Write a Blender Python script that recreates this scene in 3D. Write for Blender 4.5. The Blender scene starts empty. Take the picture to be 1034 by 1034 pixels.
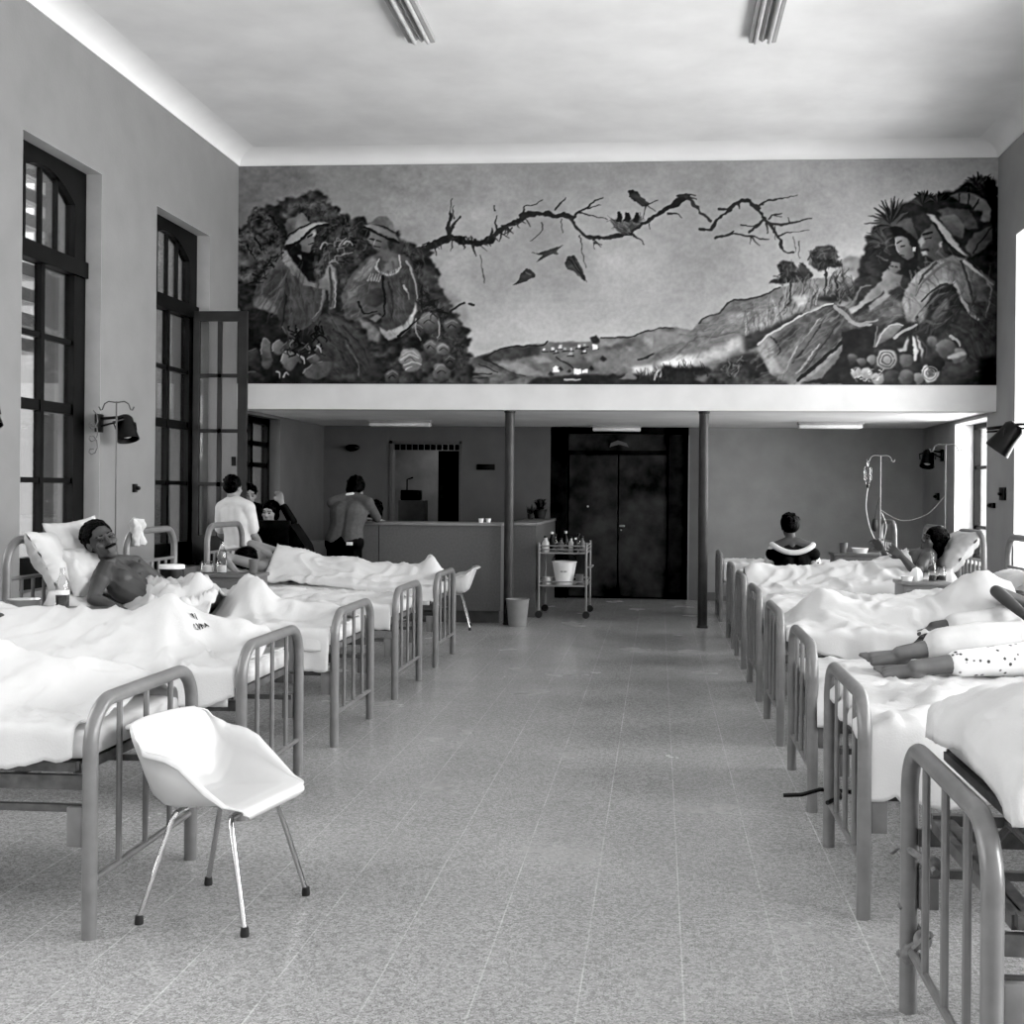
import bpy, bmesh, math, random
from mathutils import Vector, Matrix, noise
random.seed(11)
V = Vector
scene = bpy.context.scene
COL = scene.collection
PI = math.pi

# ---------------------------------------------------------------- materials (all neutral greys: a black and white picture)
def mat(name, g, rough=.6, metal=0, var=.06, scale=6, bump=0, bscale=60, spec=.5, trans=0, coat=0):
    m = bpy.data.materials.new(name); m.use_nodes = True
    nt = m.node_tree; b = nt.nodes['Principled BSDF']
    b.inputs['Roughness'].default_value = rough
    b.inputs['Metallic'].default_value = metal
    b.inputs['Specular IOR Level'].default_value = spec
    if coat: b.inputs['Coat Weight'].default_value = coat
    tc = nt.nodes.new('ShaderNodeTexCoord')
    nz = nt.nodes.new('ShaderNodeTexNoise'); nz.inputs['Scale'].default_value = scale; nz.inputs['Detail'].default_value = 4
    nt.links.new(tc.outputs['Object'], nz.inputs['Vector'])
    rp = nt.nodes.new('ShaderNodeValToRGB')
    lo, hi = max(0, g*(1-var*2)), min(1, g*(1+var*2))
    rp.color_ramp.elements[0].position = .3; rp.color_ramp.elements[1].position = .7
    rp.color_ramp.elements[0].color = (lo, lo, lo, 1); rp.color_ramp.elements[1].color = (hi, hi, hi, 1)
    nt.links.new(nz.outputs['Fac'], rp.inputs['Fac']); nt.links.new(rp.outputs['Color'], b.inputs['Base Color'])
    if bump:
        n2 = nt.nodes.new('ShaderNodeTexNoise'); n2.inputs['Scale'].default_value = bscale; n2.inputs['Detail'].default_value = 5
        bp = nt.nodes.new('ShaderNodeBump'); bp.inputs['Strength'].default_value = bump; bp.inputs['Distance'].default_value = .02
        nt.links.new(tc.outputs['Object'], n2.inputs['Vector']); nt.links.new(n2.outputs['Fac'], bp.inputs['Height'])
        nt.links.new(bp.outputs['Normal'], b.inputs['Normal'])
    return m
def glass_mat(name, tint=.9, refl=.08):
    m = bpy.data.materials.new(name); m.use_nodes = True
    nt = m.node_tree; nt.nodes.remove(nt.nodes['Principled BSDF'])
    t = nt.nodes.new('ShaderNodeBsdfTransparent'); t.inputs['Color'].default_value = (tint, tint, tint, 1)
    g = nt.nodes.new('ShaderNodeBsdfGlossy'); g.inputs['Roughness'].default_value = .03
    mx = nt.nodes.new('ShaderNodeMixShader'); fr = nt.nodes.new('ShaderNodeFresnel'); fr.inputs['IOR'].default_value = 1.3
    ad = nt.nodes.new('ShaderNodeMath'); ad.operation = 'MULTIPLY_ADD'; ad.inputs[1].default_value = .6; ad.inputs[2].default_value = refl*.3
    nt.links.new(fr.outputs['Fac'], ad.inputs[0]); nt.links.new(ad.outputs[0], mx.inputs['Fac'])
    nt.links.new(t.outputs[0], mx.inputs[1]); nt.links.new(g.outputs[0], mx.inputs[2])
    nt.links.new(mx.outputs[0], nt.nodes['Material Output'].inputs['Surface'])
    return m
M = dict(
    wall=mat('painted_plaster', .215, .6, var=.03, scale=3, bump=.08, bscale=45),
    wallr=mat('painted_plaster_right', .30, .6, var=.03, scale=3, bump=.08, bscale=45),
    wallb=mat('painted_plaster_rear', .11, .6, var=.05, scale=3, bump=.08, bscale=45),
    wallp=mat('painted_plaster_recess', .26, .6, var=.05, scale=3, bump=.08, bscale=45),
    beam=mat('white_plaster', .62, .6, var=.03, scale=3),
    ceil=mat('ceiling_plaster', .76, .8, var=.04, scale=1.5),
    cove=mat('cove_plaster', .80, .8, var=.02, scale=2),
    reveal=mat('white_reveal_paint', .75, .6, var=.03),
    darkw=mat('dark_window_wood', .008, .5, var=.1, spec=.12),
    leafw=mat('grey_painted_wood', .03, .5, var=.1, spec=.2),
    doorw=mat('dark_door_wood', .030, .45, var=.4, scale=3, spec=.12),
    doorf=mat('dark_door_frame', .013, .5, var=.2, spec=.08),
    bedm=mat('grey_enamel', .15, .33, var=.07, scale=14, spec=.6),
    bedd=mat('dark_steel', .07, .5, var=.2, scale=20),
    sheet=mat('white_linen', .54, .9, var=.03, scale=5, bump=.12, bscale=140),
    matt=mat('mattress_ticking', .5, .9, var=.04, scale=8),
    plastic=mat('white_plastic', .60, .35, var=.01),
    chrome=mat('chrome', .55, .18, metal=1, var=.03),
    rubber=mat('black_rubber', .012, .6),
    black=mat('black_paint', .008, .4, spec=.25),
    hair=mat('black_hair', .004, .6, var=.4, scale=60, bump=.6, bscale=90, spec=.08),
    skin=mat('skin', .055, .5, var=.12, scale=9, spec=.3),
    skinm=mat('skin_medium', .12, .5, var=.12, scale=9, spec=.3),
    skind=mat('skin_deep', .05, .5, var=.15, scale=9),
    skinl=mat('skin_light', .22, .5, var=.08, scale=9),
    eye=mat('dark_eye', .01, .2),
    shirtw=mat('white_cotton', .55, .85, var=.04, scale=9, bump=.1, bscale=60),
    shirtg=mat('grey_jersey', .065, .9, var=.08, scale=30),
    trous=mat('dark_trousers', .006, .9, var=.2, scale=10, spec=.08),
    dress=mat('black_dress', .006, .85, var=.2, scale=10, spec=.1),
    cab=mat('grey_cabinet_enamel', .11, .45, var=.06, scale=8),
    cabl=mat('light_cabinet_enamel', .17, .45, var=.06, scale=8),
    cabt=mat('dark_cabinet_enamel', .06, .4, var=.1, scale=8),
    counter=mat('grey_laminate', .095, .55, var=.06, scale=40),
    countt=mat('counter_top', .2, .4, var=.05),
    pole=mat('column_paint', .035, .4, var=.1, spec=.25),
    glass=glass_mat('pane_glass'),
    bglass=glass_mat('bottle_glass', .82, .2),
    liquid=mat('dark_liquid', .05, .15, var=.05),
    paper=mat('white_paper', .8, .7, var=.02),
    tube=mat('clear_tubing', .6, .3),
    alu=mat('aluminium', .6, .3, metal=.8, var=.05),
    bin=mat('grey_plastic', .22, .5),
    strap=mat('canvas_strap', .16, .9, var=.2, scale=40),
    tubelamp=mat('lamp_tube', .55, .3),
    lampm=mat('lamp_enamel', .34, .4),
    lampc=mat('lamp_cover', .8, .4),
    leaf=mat('plant_leaf', .02, .5, var=.3, scale=20),
    pot=mat('clay_pot', .02, .7),
    tile=mat('hatch_wall', .22, .5, var=.12, scale=3),
)
# spotted gown cloth
gm = mat('spotted_gown', .7, .9); M['gown'] = gm
nt = gm.node_tree; vo = nt.nodes.new('ShaderNodeTexVoronoi'); vo.inputs['Scale'].default_value = 26
tcn = nt.nodes.new('ShaderNodeTexCoord'); rp = nt.nodes.new('ShaderNodeValToRGB')
rp.color_ramp.elements[0].position = .18; rp.color_ramp.elements[0].color = (.03, .03, .03, 1)
rp.color_ramp.elements[1].position = .3; rp.color_ramp.elements[1].color = (.75, .75, .75, 1)
nt.links.new(tcn.outputs['Object'], vo.inputs['Vector']); nt.links.new(vo.outputs['Distance'], rp.inputs['Fac'])
nt.links.new(rp.outputs['Color'], nt.nodes['Principled BSDF'].inputs['Base Color'])
# terrazzo floor with thin pale joints
def floor_mat():
    m = bpy.data.materials.new('terrazzo_tiles'); m.use_nodes = True
    nt = m.node_tree; b = nt.nodes['Principled BSDF']; L = nt.links
    tc = nt.nodes.new('ShaderNodeTexCoord'); sp = nt.nodes.new('ShaderNodeSeparateXYZ'); L.new(tc.outputs['Object'], sp.inputs[0])
    def math_(op, a, c, d=None):
        n = nt.nodes.new('ShaderNodeMath'); n.operation = op
        for i, x in enumerate((a, c, d)):
            if x is None: continue
            if isinstance(x, (int, float)): n.inputs[i].default_value = x
            else: L.new(x, n.inputs[i])
        return n.outputs[0]
    def joint(o, size, off, wd):
        f = math_('FRACT', math_('MULTIPLY_ADD', o, 1/size, off), 0)
        return math_('GREATER_THAN', math_('ABSOLUTE', math_('SUBTRACT', f, .5), 0), .5-wd/size)
    jx = joint(sp.outputs['X'], .32, .55/.32, .0028); jy = joint(sp.outputs['Y'], .312, -3.81/.312+20, .0016)
    n0 = nt.nodes.new('ShaderNodeTexNoise'); n0.inputs['Scale'].default_value = 3.5; L.new(tc.outputs['Object'], n0.inputs['Vector'])
    jj = math_('MULTIPLY', math_('MAXIMUM', jx, math_('MULTIPLY', jy, .35)), math_('MULTIPLY_ADD', n0.outputs['Fac'], 1.6, -.25))
    v = nt.nodes.new('ShaderNodeTexVoronoi'); v.inputs['Scale'].default_value = 95; L.new(tc.outputs['Object'], v.inputs['Vector'])
    v2 = nt.nodes.new('ShaderNodeTexNoise'); v2.inputs['Scale'].default_value = 170; v2.inputs['Detail'].default_value = 2; L.new(tc.outputs['Object'], v2.inputs['Vector'])
    n1 = nt.nodes.new('ShaderNodeTexNoise'); n1.inputs['Scale'].default_value = 1.3; n1.inputs['Detail'].default_value = 5; L.new(tc.outputs['Object'], n1.inputs['Vector'])
    sv = nt.nodes.new('ShaderNodeSeparateColor'); L.new(v.outputs['Color'], sv.inputs[0])
    val = math_('MULTIPLY_ADD', sv.outputs[0], .18, .24)
    val = math_('ADD', val, math_('MULTIPLY_ADD', v2.outputs['Fac'], .55, -.275))
    val = math_('ADD', val, math_('MULTIPLY_ADD', n1.outputs['Fac'], .10, -.05))
    val = math_('ADD', val, math_('MULTIPLY', math_('MAXIMUM', jj, 0), .20))
    L.new(val, b.inputs['Base Color'])
    b.inputs['Roughness'].default_value = .27
    rg = math_('MULTIPLY_ADD', n1.outputs['Fac'], .22, .13); L.new(rg, b.inputs['Roughness'])
    b.inputs['Specular IOR Level'].default_value = .45
    return m
M['floor'] = floor_mat()
def brick_mat():
    m = bpy.data.materials.new('outside_brick'); m.use_nodes = True
    nt = m.node_tree; b = nt.nodes['Principled BSDF']
    tc = nt.nodes.new('ShaderNodeTexCoord'); mp = nt.nodes.new('ShaderNodeMapping'); mp.inputs['Rotation'].default_value = (PI/2, 0, PI/2)
    br = nt.nodes.new('ShaderNodeTexBrick'); br.inputs['Scale'].default_value = 4.2
    br.inputs['Color1'].default_value = (.46, .46, .46, 1); br.inputs['Color2'].default_value = (.66, .66, .66, 1); br.inputs['Mortar'].default_value = (.2, .2, .2, 1)
    br.inputs['Brick Width'].default_value = .9; br.inputs['Row Height'].default_value = .3; br.inputs['Mortar Size'].default_value = .03
    nt.links.new(tc.outputs['Object'], mp.inputs[0]); nt.links.new(mp.outputs[0], br.inputs['Vector']); nt.links.new(br.outputs['Color'], b.inputs['Base Color'])
    return m
M['brick'] = brick_mat()

# ---------------------------------------------------------------- mesh builder
class MB:
    def __init__(s): s.v, s.f = [], []
    def add(s, vs, fs):
        o = len(s.v); s.v += [V(p) for p in vs]; s.f += [tuple(i+o for i in f) for f in fs]; return s
    def box(s, x0, x1, y0, y1, z0, z1):
        return s.add([(x, y, z) for z in (z0, z1) for y in (y0, y1) for x in (x0, x1)],
                     [(0, 2, 3, 1), (4, 5, 7, 6), (0, 1, 5, 4), (2, 6, 7, 3), (0, 4, 6, 2), (1, 3, 7, 5)])
    def bevbox(s, x0, x1, y0, y1, z0, z1, b=.01):
        bm = bmesh.new(); bmesh.ops.create_cube(bm, size=1)
        for v in bm.verts: v.co = V(((x0+x1)/2+v.co.x*(x1-x0), (y0+y1)/2+v.co.y*(y1-y0), (z0+z1)/2+v.co.z*(z1-z0)))
        bmesh.ops.bevel(bm, geom=bm.edges[:], offset=b, segments=2, affect='EDGES', profile=.5)
        bm.verts.index_update()
        s.add([v.co.copy() for v in bm.verts], [tuple(v.index for v in f.verts) for f in bm.faces]); bm.free(); return s
    def tube(s, pts, r, n=10, r1=None, closed=False, cap=True):
        P = [V(p) for p in pts]; m = len(P); rings = []
        up = None
        for i in range(m):
            a = P[(i-1) % m] if (closed or i > 0) else P[i]; b = P[(i+1) % m] if (closed or i < m-1) else P[i]
            t = (b-a)
            t = t.normalized() if t.length > 1e-9 else V((0, 0, 1))
            if up is None:
                up = t.orthogonal().normalized()
            else:
                up = (up-t*up.dot(t)); up = up.normalized() if up.length > 1e-6 else t.orthogonal().normalized()
            w = t.cross(up); rr = r if r1 is None else r+(r1-r)*i/(m-1)
            if callable(r): rr = r(i/(m-1))
            rings.append([P[i]+(up*math.cos(k*2*PI/n)+w*math.sin(k*2*PI/n))*rr for k in range(n)])
        fs = []
        for i in range(m if closed else m-1):
            j = (i+1) % m
            fs += [(i*n+k, i*n+(k+1) % n, j*n+(k+1) % n, j*n+k) for k in range(n)]
        if cap and not closed: fs += [tuple(range(n))[::-1], tuple((m-1)*n+k for k in range(n))]
        return s.add([p for q in rings for p in q], fs)
    def cap(s, p0, p1, r0, r1=None, n=12):
        """tapered capsule with rounded ends"""
        r1 = r0 if r1 is None else r1
        p0, p1 = V(p0), V(p1); d = (p1-p0)
        d = d.normalized() if d.length > 1e-6 else V((0, 0, 1))
        u = d.orthogonal().normalized(); w = d.cross(u); rings = []; k = 4
        for i in range(k): a = PI/2*(1-(i+.35)/(k-.0)); rings.append((p0-d*r0*math.sin(a), r0*math.cos(a)))
        rings.append((p0, r0)); rings.append((p1, r1))
        for i in range(k)[::-1]: a = PI/2*(1-(i+.35)/(k-.0)); rings.append((p1+d*r1*math.sin(a), r1*math.cos(a)))
        vs = [c+(u*math.cos(j*2*PI/n)+w*math.sin(j*2*PI/n))*r for c, r in rings for j in range(n)]
        m = len(rings)
        fs = [(i*n+j, i*n+(j+1) % n, (i+1)*n+(j+1) % n, (i+1)*n+j) for i in range(m-1) for j in range(n)]
        fs += [tuple(range(n))[::-1], tuple((m-1)*n+j for j in range(n))]
        return s.add(vs, fs)
    def ell(s, c, rx, ry, rz, R=None, n=14, m=9):
        c = V(c); R = R or Matrix.Identity(3); vs = [c+R @ V((0, 0, -rz))]
        for i in range(1, m):
            a = -PI/2+PI*i/m
            vs += [c+R @ V((rx*math.cos(a)*math.cos(j*2*PI/n), ry*math.cos(a)*math.sin(j*2*PI/n), rz*math.sin(a))) for j in range(n)]
        vs.append(c+R @ V((0, 0, rz)))
        fs = [(0, 1+(j+1) % n, 1+j) for j in range(n)]
        for i in range(m-2): fs += [(1+i*n+j, 1+i*n+(j+1) % n, 1+(i+1)*n+(j+1) % n, 1+(i+1)*n+j) for j in range(n)]
        o = 1+(m-2)*n; fs += [(o+j, o+(j+1) % n, len(vs)-1) for j in range(n)]
        return s.add(vs, fs)
    def lathe(s, prof, c=(0, 0, 0), n=20):
        c = V(c); vs = [c+V((r*math.cos(j*2*PI/n), r*math.sin(j*2*PI/n), z)) for r, z in prof for j in range(n)]
        m = len(prof); fs = [(i*n+j, i*n+(j+1) % n, (i+1)*n+(j+1) % n, (i+1)*n+j) for i in range(m-1) for j in range(n)]
        if prof[0][0] > 1e-4: fs.append(tuple(range(n))[::-1])
        if prof[-1][0] > 1e-4: fs.append(tuple((m-1)*n+j for j in range(n)))
        return s.add(vs, fs)
    def grid(s, fn, nu, nv):
        vs = [fn(i/nu, j/nv) for i in range(nu+1) for j in range(nv+1)]; w = nv+1
        return s.add(vs, [(i*w+j, (i+1)*w+j, (i+1)*w+j+1, i*w+j+1) for i in range(nu) for j in range(nv)])
    def prism(s, poly, ax, a0, a1):
        """extrude a 2-D outline along axis ax ('x': outline in y,z; 'y': outline in x,z)"""
        f = (lambda p, a: (a, p[0], p[1])) if ax == 'x' else (lambda p, a: (p[0], a, p[1]))
        n = len(poly); return s.add([f(p, a0) for p in poly]+[f(p, a1) for p in poly],
            [tuple(range(n)), tuple(range(n, 2*n))[::-1]]+[(i, n+i, n+(i+1) % n, (i+1) % n) for i in range(n)])
    def xf(s, mx): s.v = [mx @ p for p in s.v]; return s
    def mesh(s, name):
        me = bpy.data.meshes.new(name); me.from_pydata([tuple(p) for p in s.v], [], s.f); me.update()
        bm = bmesh.new(); bm.from_mesh(me); bmesh.ops.recalc_face_normals(bm, faces=bm.faces[:]); bm.to_mesh(me); bm.free()
        return me
    def build(s, name, m, parent=None, smooth=True, origin=None, auto=True):
        if origin is not None: s.v = [p-V(origin) for p in s.v]
        me = s.mesh(name); me.materials.append(m)
        o = bpy.data.objects.new(name, me); COL.objects.link(o)
        if origin is not None: o.location = origin
        if smooth:
            me.polygons.foreach_set('use_smooth', [True]*len(me.polygons))
            if auto: sharp(me)
        if parent is not None: o.parent = parent
        return o
def sharp(me, ang=.7):
    bm = bmesh.new(); bm.from_mesh(me)
    for e in bm.edges:
        if len(e.link_faces) == 2 and e.calc_face_angle(0) > ang: e.smooth = False
    bm.to_mesh(me); bm.free()
def tag(o, label, cat, group=None, kind=None):
    o['label'] = label; o['category'] = cat
    if group: o['group'] = group
    if kind: o['kind'] = kind
    return o
def struct(o): o['kind'] = 'structure'; return o
def thing(name, label, cat, loc=(0, 0, 0), rz=0, group=None):
    o = bpy.data.objects.new(name, None); COL.objects.link(o); o.empty_display_size = .1
    o.location = loc; o.rotation_euler = (0, 0, rz)
    return tag(o, label, cat, group)
def dup(root, loc, rz=0, label=None, group=None):
    def rec(o, p):
        c = o.copy(); COL.objects.link(c)
        if p is not None: c.parent = p
        for ch in list(o.children): rec(ch, c)
        return c
    r = rec(root, None); r.location = loc; r.rotation_euler = (0, 0, rz)
    if label: r['label'] = label
    if group: r['group'] = group
    return r
def remesh(mb, voxel=.008, it=4, fac=.5):
    me = mb.mesh('tmp'); o = bpy.data.objects.new('tmp', me); COL.objects.link(o)
    r = o.modifiers.new('r', 'REMESH'); r.mode = 'VOXEL'; r.voxel_size = voxel; r.use_smooth_shade = True
    if it: sm = o.modifiers.new('s', 'SMOOTH'); sm.iterations = it; sm.factor = fac
    dg = bpy.context.evaluated_depsgraph_get(); ev = o.evaluated_get(dg)
    out = bpy.data.meshes.new_from_object(ev); bpy.data.objects.remove(o); bpy.data.meshes.remove(me)
    return out
def put(me, name, m, parent=None, origin=None):
    if origin is not None: me.transform(Matrix.Translation(-V(origin)))
    me.name = name; me.materials.clear(); me.materials.append(m)
    o = bpy.data.objects.new(name, me); COL.objects.link(o)
    if origin is not None: o.location = origin
    if parent is not None: o.parent = parent
    return o
def fbm(x, y, z=0): return noise.noise(V((x, y, z)))

# ---------------------------------------------------------------- the room
XL, XR, YB, YM, ZB, ZM, ZC = -4.94, 3.76, 17.7, 13.95, 2.50, 5.335, 5.48
struct(MB().box(-5.6, 4.3, -3, 20.6, -.1, 0).build('floor', M['floor'], smooth=False))
struct(MB().box(-5.6, 4.3, -3, 14.3, ZC, ZC+.1).build('ceiling', M['ceil'], smooth=False))
struct(MB().box(XL-.4, XR+.5, 14.25, 18.4, ZB, ZB+.12).build('ceiling_rear', M['ceil'], smooth=False))
# walls: piers between window openings, sills and lintels
WL = [(-2.2, -.85), (1.42, 2.77), (3.98, 5.33), (6.54, 7.89), (9.10, 10.45), (11.63, 13.05)]
WR = [(-2.2, -.85), (1.35, 2.8), (3.98, 5.4), (6.6, 8.04), (9.2, 10.64), (11.8, 13.24)]
ZT, ZS = 4.33, .72
def wall(name, x0, x1, wins, rear, m):
    b = MB(); y = -3
    for a, c in wins:
        b.box(x0, x1, y, a, 0, ZC); b.box(x0, x1, a, c, 0, ZS); b.box(x0, x1, a, c, ZT, ZC); y = c
    b.box(x0, x1, y, 14.25, 0, ZC)
    a, c = rear
    q = MB(); q.box(x0, x1, 14.25, a, 0, ZB+.1); q.box(x0, x1, a, c, 0, ZS); q.box(x0, x1, c, 18.4, 0, ZB+.1)
    q.box(x0, x1, a, c, 2.46, ZB+.1)
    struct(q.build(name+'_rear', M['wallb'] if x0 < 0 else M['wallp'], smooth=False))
    return struct(b.build(name, m, smooth=False))
wall('wall_left', XL-.42, XL, WL, (14.26, 15.6), M['wall'])
wall('wall_right', XR, XR+.40, WR, (14.32, 15.85), M['wallr'])
# upper rear wall that carries the painting, with the pale beam below it
struct(MB().box(XL, XR, YM, YM+.3, 2.78, ZC).build('wall_back', M['beam'], smooth=False))
struct(MB().box(XL, XR, YM, YM+.3, 2.49, 2.78).build('trim_1', M['beam'], smooth=False))
# rear wall below, with hatch opening and door opening
b = MB()
for x0, x1, z0, z1 in ((XL-.4, -3.93, 0, 2.6), (-3.93, -2.9, 0, 1.07), (-3.93, -2.9, 2.26, 2.6), (-2.9, -1.58, 0, 2.6), (.43, .60, 0, 2.6)):
    b.box(x0, x1, YB, YB+.16, z0, z1)
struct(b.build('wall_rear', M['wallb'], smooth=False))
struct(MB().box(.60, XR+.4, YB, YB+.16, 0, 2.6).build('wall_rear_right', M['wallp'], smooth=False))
# hatch room behind the opening
b = MB(); b.box(-4.8, -2.3, 20.0, 20.1, 0, 2.6); b.box(-4.9, -4.8, YB+.16, 20.1, 0, 2.6); b.box(-2.3, -2.2, YB+.16, 20.1, 0, 2.6); b.box(-4.9, -2.2, YB+.16, 20.1, 2.6, 2.7)
struct(b.build('wall_hatch_room', M['tile'], smooth=False))
# cove between walls and ceiling
def cove(name, f):
    prof = [(.0, ZM)]+[(.26*(1-math.cos(t*PI/16))+.012, ZM+.0+.145*math.sin(t*PI/16)) for t in range(0, 9)]
    struct(MB().grid(f(prof), len(prof)-1, 1).build(name, M['cove']))
cove('trim_2', lambda pr: (lambda u, v: (XL+pr[round(u*(len(pr)-1))][0], -3+v*(YM+3), pr[round(u*(len(pr)-1))][1])))
cove('trim_3', lambda pr: (lambda u, v: (XR-pr[round(u*(len(pr)-1))][0], -3+v*(YM+3), pr[round(u*(len(pr)-1))][1])))
cove('trim_4', lambda pr: (lambda u, v: (XL+v*(XR-XL), YM-pr[round(u*(len(pr)-1))][0], pr[round(u*(len(pr)-1))][1])))
# baseboards
struct(MB().box(.62, XR, YB-.02, YB, 0, .12).build('baseboard_back', M['wallb'], smooth=False))
struct(MB().box(XL, XL+.02, -3, 13.9, 0, .12).build('baseboard_left', M['wall'], smooth=False))
struct(MB().box(XR-.02, XR, -3, 17.7, 0, .12).build('baseboard_right', M['wallr'], smooth=False))

# ---------------------------------------------------------------- windows
nwin = [0]
def window(side, y0, y1, x, top=ZT, bottom=ZS, mat_=None, arch=True, leaf_open=False):
    """dark wooden window in plane x: arched fanlight above a transom, two tall leaves below"""
    nwin[0] += 1; mt = M['darkw']; d = .045
    b = MB(); st = .08; sf = .20; yc = (y0+y1)/2; sp = y1-y0
    ti = 3.40
    zt_ = top-.33 if arch else top-.1
    b.box(x-d, x+d, y0, y0+st, bottom+.26, zt_); b.box(x-d, x+d, y1-sf, y1, bottom+.26, zt_)
    b.box(x-d, x+d, y0, y1, bottom, bottom+.26)
    if arch:                                                       # head with a segmental arch cut below it
        n = 14; lo = []
        for i in range(n+1):
            yy = y0+st+(sp-st-sf)*i/n; t = (yy-(y0+y1-sf+st)/2)/((sp-st-sf)/2)
            lo.append((yy, top-.12-.20*t*t))
        b.prism([(y0, top), (y0, zt_)]+[(y0+st, zt_)]+lo+[(y1-sf, zt_), (y1, zt_), (y1, top)], 'x', x-d, x+d)
    else: b.box(x-d, x+d, y0, y1, top-.1, top)
    fr = b.build('window_%d' % nwin[0], mt, smooth=False); struct(fr)
    t = MB().box(x-d-.01, x+d+.03, y0, y1, ti, ti+.14).build('transom', mt, fr, smooth=False)
    bars = []
    for k in (1, 2, 3): bars.append((y1-sf-.265*k, ti+.1, top-.14))
    for yy, za, zb in bars: MB().box(x-.018, x+.018, yy-.016, yy+.016, za, zb).build('muntin', mt, fr, smooth=False)
    MB().box(x-.03, x+.03, y1-.74, y1-.68, bottom+.2, ti).build('mullion', mt, fr, smooth=False)
    for zz, hh in ((2.81, .022), (2.23, .045), (1.61, .022)):
        if zz < ti: MB().box(x-.022, x+.022, y0+st, y1-st, zz-hh, zz+hh).build('glazing_bar', mt, fr, smooth=False)
    MB().box(x-.003, x+.003, y0+st, y1-st, bottom+.2, ti+.05).build('pane', M['glass'], fr, smooth=False)
    MB().box(x-.003, x+.003, y0+st, y1-st, ti+.05, top-.1).build('fanlight_pane', M['glass'], fr, smooth=False)
    return fr
M['lining'] = mat('reveal_lit_tone', .38, .6, var=.03)  # paler than the wall: light on the left reveals put into the colour
for a, c in WL[3:]:
    fr = window(-1, a, c, -5.13)
    r = MB(); r.box(-5.08, XL+.0005, c-.003, c, ZS, ZT-.003); r.box(-5.08, XL+.0005, a, a+.003, ZS, ZT-.003); r.box(-5.08, XL+.0005, a, c, ZT-.003, ZT); r.build('reveal_lining', M['lining'], fr, smooth=False)  # added thin faces that carry the lit tone of the reveal
def low_window(y0, y1, x):
    nwin[0] += 1; mt = M['darkw']; b = MB()
    b.box(x-.04, x+.04, y0, y0+.09, ZS, 2.46); b.box(x-.04, x+.04, y1-.09, y1, ZS, 2.46); b.box(x-.04, x+.04, y0, y1, 2.38, 2.46); b.box(x-.04, x+.04, y0, y1, ZS, ZS+.1)
    fr = struct(b.build('window_%d' % nwin[0], mt, smooth=False))
    yc = (y0+y1)/2
    MB().box(x-.03, x+.03, yc-.04, yc+.04, ZS, 2.4).build('mullion', mt, fr, smooth=False)
    for zz in (2.13, 1.86): MB().box(x-.03, x+.03, y0, y1, zz-.03, zz+.03).build('glazing_bar', mt, fr, smooth=False)
    MB().box(x-.003, x+.003, y0+.05, y1-.05, ZS+.05, 2.4).build('pane', M['glass'], fr, smooth=False)
low_window(14.26, 15.6, -5.12)
# right side windows: slim dark frames in deep white reveals
for a, c in WR[2:]+[(14.32, 15.85)]:
    nwin[0] += 1; top = ZT if a < 14 else 2.46; x = XR+.27; mt = M['darkw']
    b = MB(); b.box(x-.04, x+.04, a, a+.07, ZS, top); b.box(x-.04, x+.04, c-.07, c, ZS, top); b.box(x-.04, x+.04, a, c, top-.07, top); b.box(x-.04, x+.04, a, c, ZS, ZS+.08)
    fr = struct(b.build('window_%d' % nwin[0], mt, smooth=False))
    MB().box(x-.02, x+.02, (a+c)/2-.02, (a+c)/2+.02, ZS, top).build('mullion', mt, fr, smooth=False)
    for zz in ([1.15, 1.9] if a > 14 else [1.5, 2.2, 2.9, 3.6]): MB().box(x-.02, x+.02, a, c, zz-.02, zz+.02).build('glazing_bar', mt, fr, smooth=False)
    MB().box(x-.003, x+.003, a+.05, c-.05, ZS+.05, top-.05).build('pane', M['glass'], fr, smooth=False)
    # white painted lining of the opening
    r = MB(); r.box(XR-.002, XR+.23, c-.012, c, ZS, top); r.box(XR-.002, XR+.23, a, a+.012, ZS, top); r.box(XR-.002, XR+.23, a, c, top-.012, top); r.box(XR-.002, XR+.23, a, c, ZS, ZS+.012)
    r.build('reveal_lining', M['reveal'], fr, smooth=False)
# white lining around the low left window's far reveal
# open casement leaf of the second left window
lf = MB(); y0, y1 = 12.90, 12.94; xa, xb, z0, z1 = -5.06, -4.46, .74, 3.48
lf.box(xa, xa+.07, y0, y1, z0, z1); lf.box(xb-.10, xb, y0, y1, z0, z1); lf.box(xa+.07, xb-.10, y0, y1, z1-.11, z1); lf.box(xa+.07, xb-.10, y0, y1, z0, z0+.30)
nwin[0] += 1
lo = struct(lf.build('window_%d' % nwin[0], M['leafw'], smooth=False))
MB().box(-4.79, -4.745, y0+.004, y1-.004, z0, z1).build('muntin', M['leafw'], lo, smooth=False)
for zz in (2.78, 2.18, 1.60): MB().box(xa, xb, y0+.004, y1-.004, zz-.02, zz+.02).build('glazing_bar', M['leafw'], lo, smooth=False)
MB().box(xa+.05, xb-.08, 12.917, 12.923, z0+.25, z1-.08).build('pane', M['glass'], lo, smooth=False)
MB().box(-4.62, -4.57, 12.89, 12.90, 1.80, 1.90).build('latch', M['black'], lo, smooth=False)
# ---------------------------------------------------------------- outside the left windows
struct(MB().box(-6.62, -6.5, 12.45, 13.6, -1, 6).build('wall_outside_pier', M['brick'], smooth=False))
struct(MB().box(-6.62, -6.5, 15.25, 18.5, -1, 6).build('wall_outside_wing', M['brick'], smooth=False))
b = MB()
for k in range(8): b.box(-6.9, -6.5, 6.0, 12.45, 2.95+k*.26, 3.08+k*.26)
struct(b.build('trim_5', M['brick'], smooth=False))
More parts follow.
